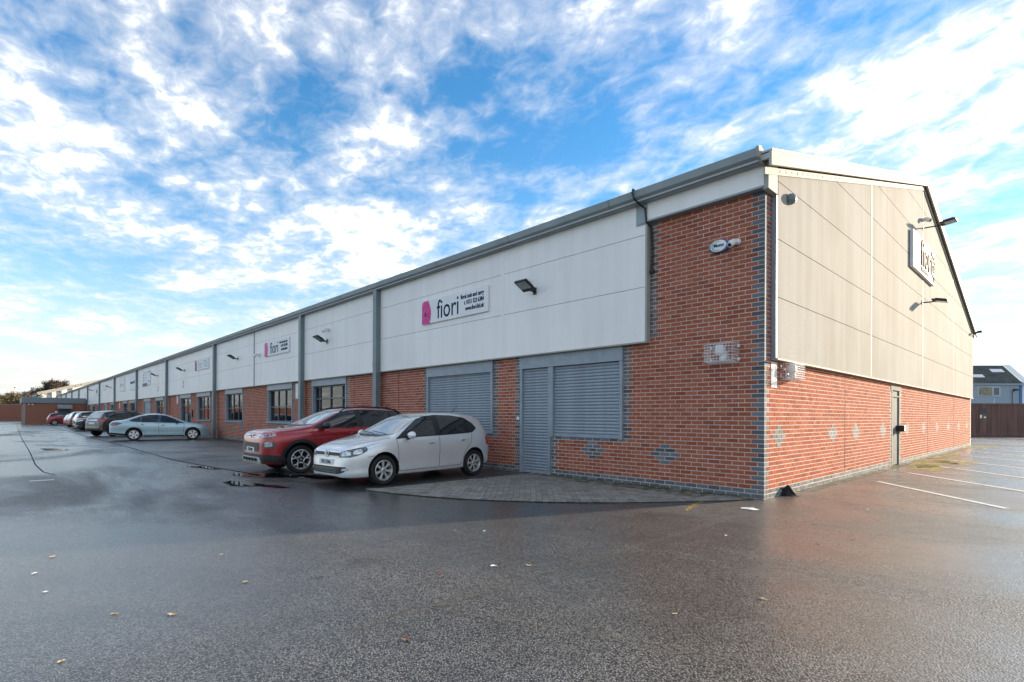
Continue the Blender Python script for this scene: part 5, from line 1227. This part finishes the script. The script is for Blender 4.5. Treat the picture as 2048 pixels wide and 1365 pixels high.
for pth in ([(1.13, .5, 0.90), (1.16, .5, 0.62), (1.17, .5, 0.30), (1.22, .5, 0.265), (2.2, .5, 0.275)], [(2.24, .5, 0.95), (2.24, .5, 0.60), (2.23, .5, 0.275), (2.85, .5, 0.29), (2.93, .5, 0.38), (3.0, .5, 0.60), (3.17, .5, 0.78), (3.22, .5, 0.98)]): c.seam(pth)
c.seam([(0.22, 0.45, 0.7), (0.4, 0.60, 0.8), (0.75, 0.70, 0.9), (1.02, 0.735, 0.96)], 'top', 0.008)
c.seam([(0.47, .5, 0.575), (0.6, .5, 0.60)], 90)
c.patch('tail_lamp', M['redlamp'], [(3.66, 0.74, 0.90), (3.80, 0.68, 0.93), (3.93, 0.55, 0.92), (3.95, 0.55, 0.76), (3.84, 0.68, 0.70), (3.72, 0.75, 0.72)], 128)
c.plate(0.62, 'FV13 ZWA', rear=True)
MB().tube([c.P(3.28, 0, 1.44), c.P(3.48, 0, 1.62)], [0.008, 0.004], 6).build('aerial', M['black'], c.t)
for y0 in (0.05, 0.45): 
    a, h1 = c.ray(c.P(0.5, y0, 1.01), Vector((1, 0, 0)))
    MB().tube([a+Vector((0.05, 0, 0.0)), a+Vector((0.04, -0.28, 0.03)), a+Vector((0.02, -0.5, 0.05))], 0.008, 5).build('wiper', M['black'], c.t)

# --- red crossover
CROSS = dict(L=4.16, W=0.865, fw=0.87, rw=3.47, wr=0.335, arch=0.395, st=[0.0, 0.07, 0.2, 0.42, 0.7, 1.0, 1.15, 1.4, 1.65, 1.9, 2.2, 2.6, 3.0, 3.4, 3.7, 3.9, 4.03, 4.12, 4.16],
    top=[(0, 0.925), (0.07, 0.98), (0.2, 1.03), (0.42, 1.065), (0.7, 1.085), (1.0, 1.12), (1.15, 1.16), (1.9, 1.53), (2.2, 1.58), (2.6, 1.60), (3.0, 1.60), (3.4, 1.585), (3.75, 1.55), (3.88, 1.50), (4.03, 1.12), (4.12, 0.98), (4.16, 0.8)],
    belt=[(0, 0.86), (0.07, 0.905), (0.2, 0.945), (0.42, 0.98), (0.7, 1.0), (1.0, 1.03), (1.5, 1.045), (2.2, 1.065), (3.0, 1.10), (3.6, 1.13), (3.95, 1.10), (4.16, 0.78)],
    bot=[(0, 0.25), (0.3, 0.235), (1.2, 0.245), (2.8, 0.25), (3.7, 0.29), (4.16, 0.36)],
    hw=[(0, 0.64), (0.07, 0.745), (0.2, 0.81), (0.42, 0.85), (0.8, 0.863), (1.5, 0.86), (2.8, 0.86), (3.4, 0.865), (3.75, 0.83), (4.03, 0.75), (4.16, 0.62)],
    rail=[(0, 0.48), (0.2, 0.61), (0.7, 0.69), (1.0, 0.725), (1.15, 0.74), (1.9, 0.60), (2.6, 0.61), (3.3, 0.60), (3.75, 0.58), (4.03, 0.60), (4.16, 0.5)],
    railk=[(0, 0.8), (1.0, 0.8), (1.3, 0.86), (1.9, 0.92), (3.6, 0.92), (3.9, 0.85), (4.16, 0.8)],
    nose=[0.18, 0.15, 0.03, 0.0, -0.01, -0.01, 0.0, 0.03, 0.05, 0.06, 0.06, 0.06], tail=[0.15, 0.12, 0.03, 0.0, -0.01, 0.0, 0.0, 0.0, 0.0, 0.0, 0.0, 0.0])
redp = car_paint('red_paint', (0.37, 0.009, 0.016), 0.3, 0.26, amt=0.12)
cR = (-9.93, -2.86)
c = Car('crossover_car', 'red crossover with black wheel arches and roof rails, beside the silver hatchback', CROSS, redp, cR, R(-90))
c.wheels('loop', 0.238)
c.glass([(1.12, 1.055), (2.0, 1.075), (3.0, 1.11), (3.7, 1.15), (3.86, 1.20), (3.80, 1.46), (3.3, 1.515), (2.6, 1.535), (2.2, 1.515), (1.95, 1.465), (1.6, 1.30)],
    [[(1.42, 1.08), (2.32, 1.095), (2.32, 1.50), (2.18, 1.49), (1.97, 1.445), (1.72, 1.33), (1.45, 1.18)], [(2.47, 1.10), (3.28, 1.135), (3.30, 1.495), (2.6, 1.515), (2.47, 1.51)], [(3.36, 1.14), (3.70, 1.165), (3.80, 1.22), (3.76, 1.44), (3.36, 1.49)]])
c.front('windscreen', M['screen'], [(-0.69, 1.18), (-0.35, 1.15), (0.35, 1.15), (0.69, 1.18), (0.555, 1.52), (0.25, 1.545), (-0.25, 1.545), (-0.555, 1.52)], off=0.004)
c.front('cowl', M['black'], [(-0.69, 1.165), (-0.3, 1.12), (0.3, 1.12), (0.69, 1.165), (0.35, 1.155), (-0.35, 1.155)], off=0.003)
c.rear('rear_window', M['carglass'], [(-0.55, 1.12), (0.55, 1.12), (0.48, 1.46), (-0.48, 1.46)])
# black lower cladding and wheel arch trims
for ws_, a0, a1 in ((0.87, -12, 192), (3.47, -12, 192)):
    n = 22; ro, ri = 0.475, 0.397; outer = [(ws_-ro*math.cos(R(a0+(a1-a0)*k/n)), 0.345+ro*math.sin(R(a0+(a1-a0)*k/n))) for k in range(n+1)]; inner = [(ws_-ri*math.cos(R(a0+(a1-a0)*k/n)), 0.345+ri*math.sin(R(a0+(a1-a0)*k/n))) for k in range(n+1)]
    c.side('wheel_arch_trim', M['black'], outer+inner[::-1], off=0.016, thick=0.04, rounded=False)
c.side('sill_cladding', M['black'], [(1.31, 0.27), (3.03, 0.27), (3.02, 0.44), (1.33, 0.44)], off=0.012)
c.patch('front_bumper_cladding', M['black'], [(0.03, 0.0, 0.30), (0.06, 0.6, 0.29), (0.30, 0.82, 0.27), (0.50, 0.86, 0.29), (0.42, 0.86, 0.42), (0.25, 0.80, 0.46), (0.06, 0.64, 0.47), (0.03, 0.0, 0.47)], 30, off=0.006)
c.front('bumper_cladding', M['black'], [(-0.45, 0.29), (0.45, 0.29), (0.45, 0.47), (-0.45, 0.47)], off=0.0055)
sk = c.front('skid_plate', M['alloy'], [(-0.62, 0.27), (-0.50, 0.245), (0.50, 0.245), (0.62, 0.27), (0.56, 0.41), (-0.56, 0.41)], off=0.03, thick=0.04)
for y0 in (-0.5, -0.3, -0.1, 0.1, 0.3): c.front('skid_opening', M['well'], [(y0, 0.315), (y0+0.17, 0.315), (y0+0.17, 0.385), (y0, 0.385)], off=0.034, thick=0.01, parent=sk[0], step=0.08)
c.front('grille', M['black'], [(-0.50, 0.535), (0.50, 0.535), (0.52, 0.74), (-0.52, 0.74)], off=0.006)
c.plate(0.575, 'EC20 NMY', w=0.26)
c.patch('daytime_light', M['lamp'], [(0.05, 0.44, 0.865), (0.05, 0.44, 0.905), (0.2, 0.66, 0.935), (0.33, 0.76, 0.955), (0.33, 0.775, 0.905), (0.2, 0.70, 0.875)], 42, off=0.008)
c.patch('light_divider', M['black'], [(0.05, 0.46, 0.878), (0.05, 0.46, 0.893), (0.1, 0.56, 0.905), (0.1, 0.57, 0.888)], 42, off=0.011)
for q_ in range(3): c.patch('light_divider', M['black'], [(0.14+0.06*q_, 0.60+0.05*q_, 0.885+0.010*q_), (0.14+0.06*q_, 0.60+0.05*q_, 0.915+0.010*q_), (0.17+0.06*q_, 0.63+0.04*q_, 0.918+0.012*q_), (0.17+0.06*q_, 0.63+0.045*q_, 0.893+0.010*q_)], 42, off=0.011, step=0.03)
for z in (0.862, 0.897): c.front('chrome_bar', M['chrome'], [(-0.46, z), (0.46, z), (0.46, z+0.014), (-0.46, z+0.014)], off=0.012, step=0.08)
c.front('nose_strip', M['black'], [(-0.46, 0.876), (0.46, 0.876), (0.46, 0.897), (-0.46, 0.897)], off=0.006, step=0.08)
hit, nr = c.ray(Vector((0, 0, 0.89)), Vector((1, 0, 0)))
for z in (0.0, 0.042): MB().tube([(hit.x+0.022, -0.075, 0.862+z), (hit.x+0.03, 0, 0.905+z), (hit.x+0.022, 0.075, 0.862+z)], 0.010, 6).build('emblem_chevron', M['chrome'], c.t)
c.patch('headlight', M['lampdark'], [(0.12, 0.60, 0.64), (0.12, 0.60, 0.76), (0.15, 0.67, 0.79), (0.27, 0.77, 0.78), (0.30, 0.79, 0.70), (0.28, 0.79, 0.63), (0.18, 0.69, 0.61)], 45, off=0.010)
c.patch('headlight_lens', M['lamp'], [(0.15, 0.64, 0.645), (0.15, 0.64, 0.755), (0.25, 0.74, 0.765), (0.26, 0.76, 0.66)], 45, off=0.014)
c.mirror(1.45, 1.14, 0.835, M['black'], 1.12); c.handle(2.15, 0.94, redp); c.handle(3.1, 0.97, redp)
for pth in ([(1.14, .5, 1.045), (1.22, .5, 0.75), (1.30, .5, 0.46)], [(2.40, .5, 1.08), (2.40, .5, 0.70), (2.39, .5, 0.45)], [(3.33, .5, 1.13), (3.2, .5, 0.90), (3.08, .5, 0.8)]): c.seam(pth)
c.seam([(0.22, 0.48, 0.9), (0.45, 0.66, 1.0), (0.8, 0.745, 1.05), (1.08, 0.77, 1.1)], 'top', 0.009)
for sd in (1, -1):
    pth = []
    for ss, dz in ((1.95, 0.0), (2.12, 0.065), (2.6, 0.07), (3.2, 0.065), (3.55, 0.045), (3.72, 0.0)):
        hit, nr = c.ray(c.P(ss, 0.555*sd, 1.5), Vector((0, 0, 1))); pth.append(hit+Vector((0, 0, dz)))
    MB().tube(pth, [0.014, 0.02, 0.02, 0.02, 0.02, 0.014], 8).build('roof_rail', M['black'], c.t, True)
c.patch('tail_lamp', M['redlamp'], [(3.85, 0.78, 1.08), (3.98, 0.70, 1.10), (4.08, 0.58, 1.08), (4.10, 0.58, 0.88), (4.0, 0.70, 0.85), (3.88, 0.79, 0.9)], 128)
MB().tube([c.P(3.5, 0, 1.57), c.P(3.72, 0, 1.70)], [0.012, 0.005], 6).build('aerial', M['black'], c.t)

# --- pale blue saloon
SALOON = dict(L=4.72, W=0.90, fw=0.93, rw=3.63, wr=0.325, arch=0.385, st=[0.0, 0.07, 0.2, 0.45, 0.8, 1.1, 1.28, 1.55, 1.85, 2.15, 2.5, 2.85, 3.2, 3.55, 3.9, 4.12, 4.35, 4.55, 4.67, 4.72],
    top=[(0, 0.68), (0.07, 0.73), (0.2, 0.79), (0.45, 0.86), (0.8, 0.93), (1.1, 0.98), (1.28, 1.02), (2.15, 1.40), (2.5, 1.465), (2.85, 1.475), (3.2, 1.43), (3.55, 1.32), (4.1, 1.10), (4.35, 1.085), (4.55, 1.06), (4.67, 0.99), (4.72, 0.82)],
    belt=[(0, 0.60), (0.2, 0.71), (0.45, 0.79), (0.8, 0.85), (1.2, 0.90), (2.0, 0.93), (3.0, 0.96), (3.6, 1.0), (4.2, 1.0), (4.55, 0.97), (4.72, 0.78)],
    bot=[(0, 0.21), (0.3, 0.20), (1.2, 0.20), (3.0, 0.20), (4.0, 0.25), (4.72, 0.34)],
    hw=[(0, 0.62), (0.07, 0.73), (0.2, 0.81), (0.45, 0.87), (0.9, 0.895), (2, 0.90), (3.2, 0.90), (3.8, 0.895), (4.3, 0.85), (4.6, 0.77), (4.72, 0.62)],
    rail=[(0, 0.47), (0.2, 0.6), (0.8, 0.70), (1.28, 0.76), (2.15, 0.58), (2.8, 0.585), (3.4, 0.57), (4.1, 0.66), (4.5, 0.62), (4.72, 0.48)],
    railk=[(0, 0.8), (1.1, 0.8), (1.5, 0.86), (2.15, 0.92), (3.4, 0.92), (3.9, 0.86), (4.2, 0.8), (4.72, 0.8)],
    nose=HATCH['nose'], tail=[0.15, 0.12, 0.03, 0.0, -0.01, 0.0, 0.0, 0.0, 0.0, 0.0, 0.0, 0.0])
bluep = car_paint('pale_blue_paint', (0.36, 0.50, 0.56), 0.5, 0.30, amt=0.08)
hb = math.atan2(-1.641+4.276, -30.472+30.971)
cS = Vector((-30.72, -2.96))-Vector((math.cos(hb-math.pi/2), math.sin(hb-math.pi/2)))*0.86
c = Car('saloon_car', 'pale blue saloon parked nose-in facing the brick front', SALOON, bluep, (cS.x, cS.y), hb)
c.wheels('blade', 0.225, pm('wheel_cover', (0.72, 0.71, 0.68), 0.35, 0.2, var=0.05))
c.glass([(1.30, 0.925), (2.2, 0.95), (3.2, 0.985), (3.72, 1.02), (3.86, 1.07), (3.75, 1.14), (3.35, 1.30), (2.95, 1.385), (2.55, 1.39), (2.2, 1.345), (1.8, 1.175)],
    [[(1.6, 0.955), (2.45, 0.975), (2.40, 1.37), (2.22, 1.33), (1.85, 1.18), (1.62, 1.05)], [(2.6, 0.98), (3.30, 1.0), (3.28, 1.30), (2.95, 1.37), (2.57, 1.375)], [(3.37, 1.01), (3.70, 1.03), (3.80, 1.075), (3.7, 1.13), (3.36, 1.275)]], M['lampdark'])
c.front('windscreen', M['screen'], [(-0.70, 1.05), (0, 1.02), (0.70, 1.05), (0.54, 1.385), (0, 1.41), (-0.54, 1.385)])
c.rear('rear_window', M['carglass'], [(-0.60, 1.14), (0.60, 1.14), (0.50, 1.39), (-0.50, 1.39)])
c.patch('tail_lamp', M['lampdark'], [(4.12, 0.87, 0.93), (4.35, 0.83, 0.97), (4.62, 0.62, 0.97), (4.68, 0.60, 0.80), (4.5, 0.80, 0.78), (4.35, 0.85, 0.82)], 118)
c.patch('tail_lens', M['redlamp'], [(4.42, 0.82, 0.84), (4.42, 0.82, 0.90), (4.62, 0.65, 0.92), (4.65, 0.62, 0.84)], 125, off=0.008)
c.patch('headlight', M['lamp'], [(0.15, 0.66, 0.64), (0.2, 0.68, 0.72), (0.55, 0.86, 0.80), (0.5, 0.87, 0.73), (0.3, 0.82, 0.65)], 52)
c.patch('rear_bumper_trim', M['black'], [(4.0, 0.88, 0.28), (4.5, 0.80, 0.34), (4.66, 0.6, 0.36), (4.66, 0.6, 0.45), (4.45, 0.82, 0.42), (4.02, 0.89, 0.37)], 125, off=0.006)
c.side('sill_trim', M['black'], [(1.35, 0.215), (3.2, 0.215), (3.2, 0.275), (1.35, 0.275)], off=0.004)
c.front('lower_grille', M['black'], [(-0.6, 0.28), (0.6, 0.28), (0.55, 0.45), (-0.55, 0.45)], off=0.006)
c.plate(0.82, '', rear=True); c.plate(0.5, '')
c.mirror(1.70, 1.0, 0.865, M['black']); c.handle(2.33, 0.83, M['chrome']); c.handle(3.25, 0.865, M['chrome'])
for pth in ([(1.33, .5, 0.91), (1.36, .5, 0.6), (1.38, .5, 0.34), (2.45, .5, 0.33)], [(2.53, .5, 0.965), (2.52, .5, 0.60), (2.50, .5, 0.33), (3.1, .5, 0.34), (3.2, .5, 0.5), (3.45, .5, 0.78), (3.55, .5, 1.0)]): c.seam(pth, w=0.012)

# --- other cars further along
def scaled(base, L, H, W, rear_z=None):
    kx, kz, kw = L/base['L'], H/max(z for _, z in base['top']), W/base['W']; d = dict(base)
    for k in ('top', 'belt'): d[k] = [(a*kx, b*kz) for a, b in base[k]]
    d['bot'] = [(a*kx, b) for a, b in base['bot']]
    for k in ('hw', 'rail'): d[k] = [(a*kx, b*kw) for a, b in base[k]]
    d['railk'] = [(a*kx, b) for a, b in base['railk']]; d['st'] = [a*kx for a in base['st']]
    d['L'] = L; d['W'] = W; d['fw'] = base['fw']*kx; d['rw'] = base['rw']*kx; d['wr'] = 0.35; d['arch'] = 0.405; d['k'] = (kx, kz, kw)
    return d
def suv(name, label, paint, loc, heading, L=4.65, H=1.66, W=0.92, reg='', lamp=None, chrome=False, style='five', simple=False):
    d = scaled(CROSS, L, H, W); kx, kz, kw = d['k']
    c = Car(name, label, d, paint, loc, heading); c.wheels(style, 0.24)
    S = lambda q_: [(a*kx, b*kz) for a, b in q_]; Y = lambda q_: [(a*kw, b*kz) for a, b in q_]; T = lambda q_: [(a*kx, b*kw, z*kz) for a, b, z in q_]
    if chrome: c.side('chrome_surround', M['chrome'], S([(1.10, 1.040), (3.0, 1.095), (3.72, 1.13), (3.90, 1.20), (3.82, 1.48), (3.3, 1.53), (2.6, 1.55), (2.2, 1.53), (1.93, 1.475), (1.58, 1.31)]), off=0.0012, thick=0.005, parent=c.b)
    c.glass(S([(1.12, 1.055), (2.0, 1.075), (3.0, 1.11), (3.7, 1.15), (3.86, 1.20), (3.80, 1.46), (3.3, 1.515), (2.6, 1.535), (2.2, 1.515), (1.95, 1.465), (1.6, 1.30)]),
        [S([(1.42, 1.08), (2.32, 1.095), (2.32, 1.50), (2.18, 1.49), (1.97, 1.445), (1.72, 1.33), (1.45, 1.18)]), S([(2.43, 1.10), (3.28, 1.135), (3.30, 1.495), (2.6, 1.515), (2.43, 1.51)]), S([(3.36, 1.14), (3.70, 1.165), (3.80, 1.22), (3.76, 1.44), (3.36, 1.49)])])
    c.front('windscreen', M['screen'], Y([(-0.69, 1.18), (0, 1.15), (0.69, 1.18), (0.555, 1.52), (0, 1.545), (-0.555, 1.52)]))
    c.rear('rear_window', M['screen'], Y([(-0.58, 1.13), (0.58, 1.13), (0.50, 1.47), (-0.50, 1.47)]))
    c.patch('tail_lamp', M['redlamp'], T([(3.84, 0.80, 1.06), (3.98, 0.70, 1.08), (4.10, 0.46, 1.06), (4.12, 0.46, 0.93), (4.0, 0.70, 0.90), (3.86, 0.81, 0.92)]), 132)
    c.rear('chrome_bar', M['chrome'], Y([(-0.40, 0.97), (0.40, 0.97), (0.40, 1.01), (-0.40, 1.01)]), off=0.008)
    c.rear('rear_bumper_trim', M['black'], Y([(-0.66, 0.36), (0.66, 0.36), (0.66, 0.50), (-0.66, 0.50)]), off=0.006)
    c.rear('reflector', M['redlamp'], Y([(0.42, 0.52), (0.62, 0.52), (0.62, 0.56), (0.42, 0.56)]), off=0.008); c.rear('reflector', M['redlamp'], Y([(-0.62, 0.52), (-0.42, 0.52), (-0.42, 0.56), (-0.62, 0.56)]), off=0.008)
    c.plate(0.80*kz, reg, rear=True)
    c.patch('headlight', M['lamp'], T([(0.06, 0.50, 0.76), (0.08, 0.52, 0.86), (0.3, 0.78, 0.94), (0.50, 0.85, 0.96), (0.44, 0.85, 0.88), (0.22, 0.76, 0.80)]), 45)
    c.front('grille', M['black'], Y([(-0.46, 0.62), (0.46, 0.62), (0.50, 0.86), (-0.50, 0.86)]), off=0.006); c.front('lower_grille', M['black'], Y([(-0.62, 0.32), (0.62, 0.32), (0.55, 0.48), (-0.55, 0.48)]), off=0.006)
    c.patch('fog_surround', M['chrome'], T([(0.08, 0.56, 0.40), (0.08, 0.56, 0.46), (0.2, 0.74, 0.48), (0.2, 0.75, 0.41)]), 35, off=0.008)
    c.plate(0.56*kz, reg)
    c.side('sill_cladding', M['black'], S([(1.31, 0.26), (3.03, 0.26), (3.02, 0.38), (1.33, 0.38)]), off=0.008)
    c.mirror(1.5*kx, 1.15*kz, 0.85*kw, paint); c.handle(2.2*kx, 0.95*kz, paint); c.handle(3.1*kx, 0.98*kz, paint)
    for pth in ([(1.16, .5, 1.045), (1.24, .5, 0.75), (1.30, .5, 0.40)], [(2.38, .5, 1.08), (2.37, .5, 0.40)], [(3.33, .5, 1.13), (3.2, .5, 0.90), (3.06, .5, 0.8)]): c.seam([(a*kx, b, z*kz) for a, b, z in pth], w=0.012)
    for sd in (1, -1):
        p_ = []
        for ss, dz in ((2.0, 0.0), (2.15, 0.04), (3.2, 0.04), (3.6, 0.0)):
            hit, nr = c.ray(c.P(ss*kx, 0.555*sd*kw, 1.5), Vector((0, 0, 1))); p_.append(hit+Vector((0, 0, dz)))
        MB().tube(p_, 0.016, 6).build('roof_rail', M['black'] if not chrome else M['chrome'], c.t, True)
    return c
grey_p = car_paint('grey_paint', (0.085, 0.08, 0.076), 0.5, 0.3); black_p = car_paint('black_paint', (0.012, 0.013, 0.015), 0.2, 0.25, amt=0.15); dark_p = car_paint('dark_blue_paint', (0.018, 0.02, 0.026), 0.3, 0.25, amt=0.15); char_p = car_paint('charcoal_paint', (0.05, 0.05, 0.055), 0.4, 0.3); red2 = car_paint('cherry_paint', (0.33, 0.012, 0.03), 0.3, 0.3)
def at_h(phi): return R(90+phi)
suv('estate_car', 'grey estate-like sport utility parked askew behind the pale blue saloon', grey_p, (-40.2, -3.25), at_h(26), L=4.75, H=1.66)
suv('crossover_car', 'black crossover parked nose-out with bright chrome fog lamp surrounds', black_p, (-54.6, -2.75), R(-90+3), L=4.4, H=1.60, W=0.90)
suv('utility_car', 'black sport utility with chrome window surround, beside the nose-out black crossover', dark_p, (-58.6, -2.55), at_h(9), L=4.7, H=1.68, chrome=True)
suv('utility_car', 'dark sport utility with pale tailgate glass beyond the chrome-trimmed one', black_p, (-64.6, -2.6), at_h(8), L=4.6, H=1.70)
suv('small_car', 'small charcoal hatchback half hidden before the cherry red car', char_p, (-73.5, -2.6), at_h(10), L=3.95, H=1.5, W=0.86)
suv('compact_car', 'cherry red compact crossover by the annex wall', red2, (-85.7, -3.45), at_h(3), L=4.15, H=1.57, W=0.88)
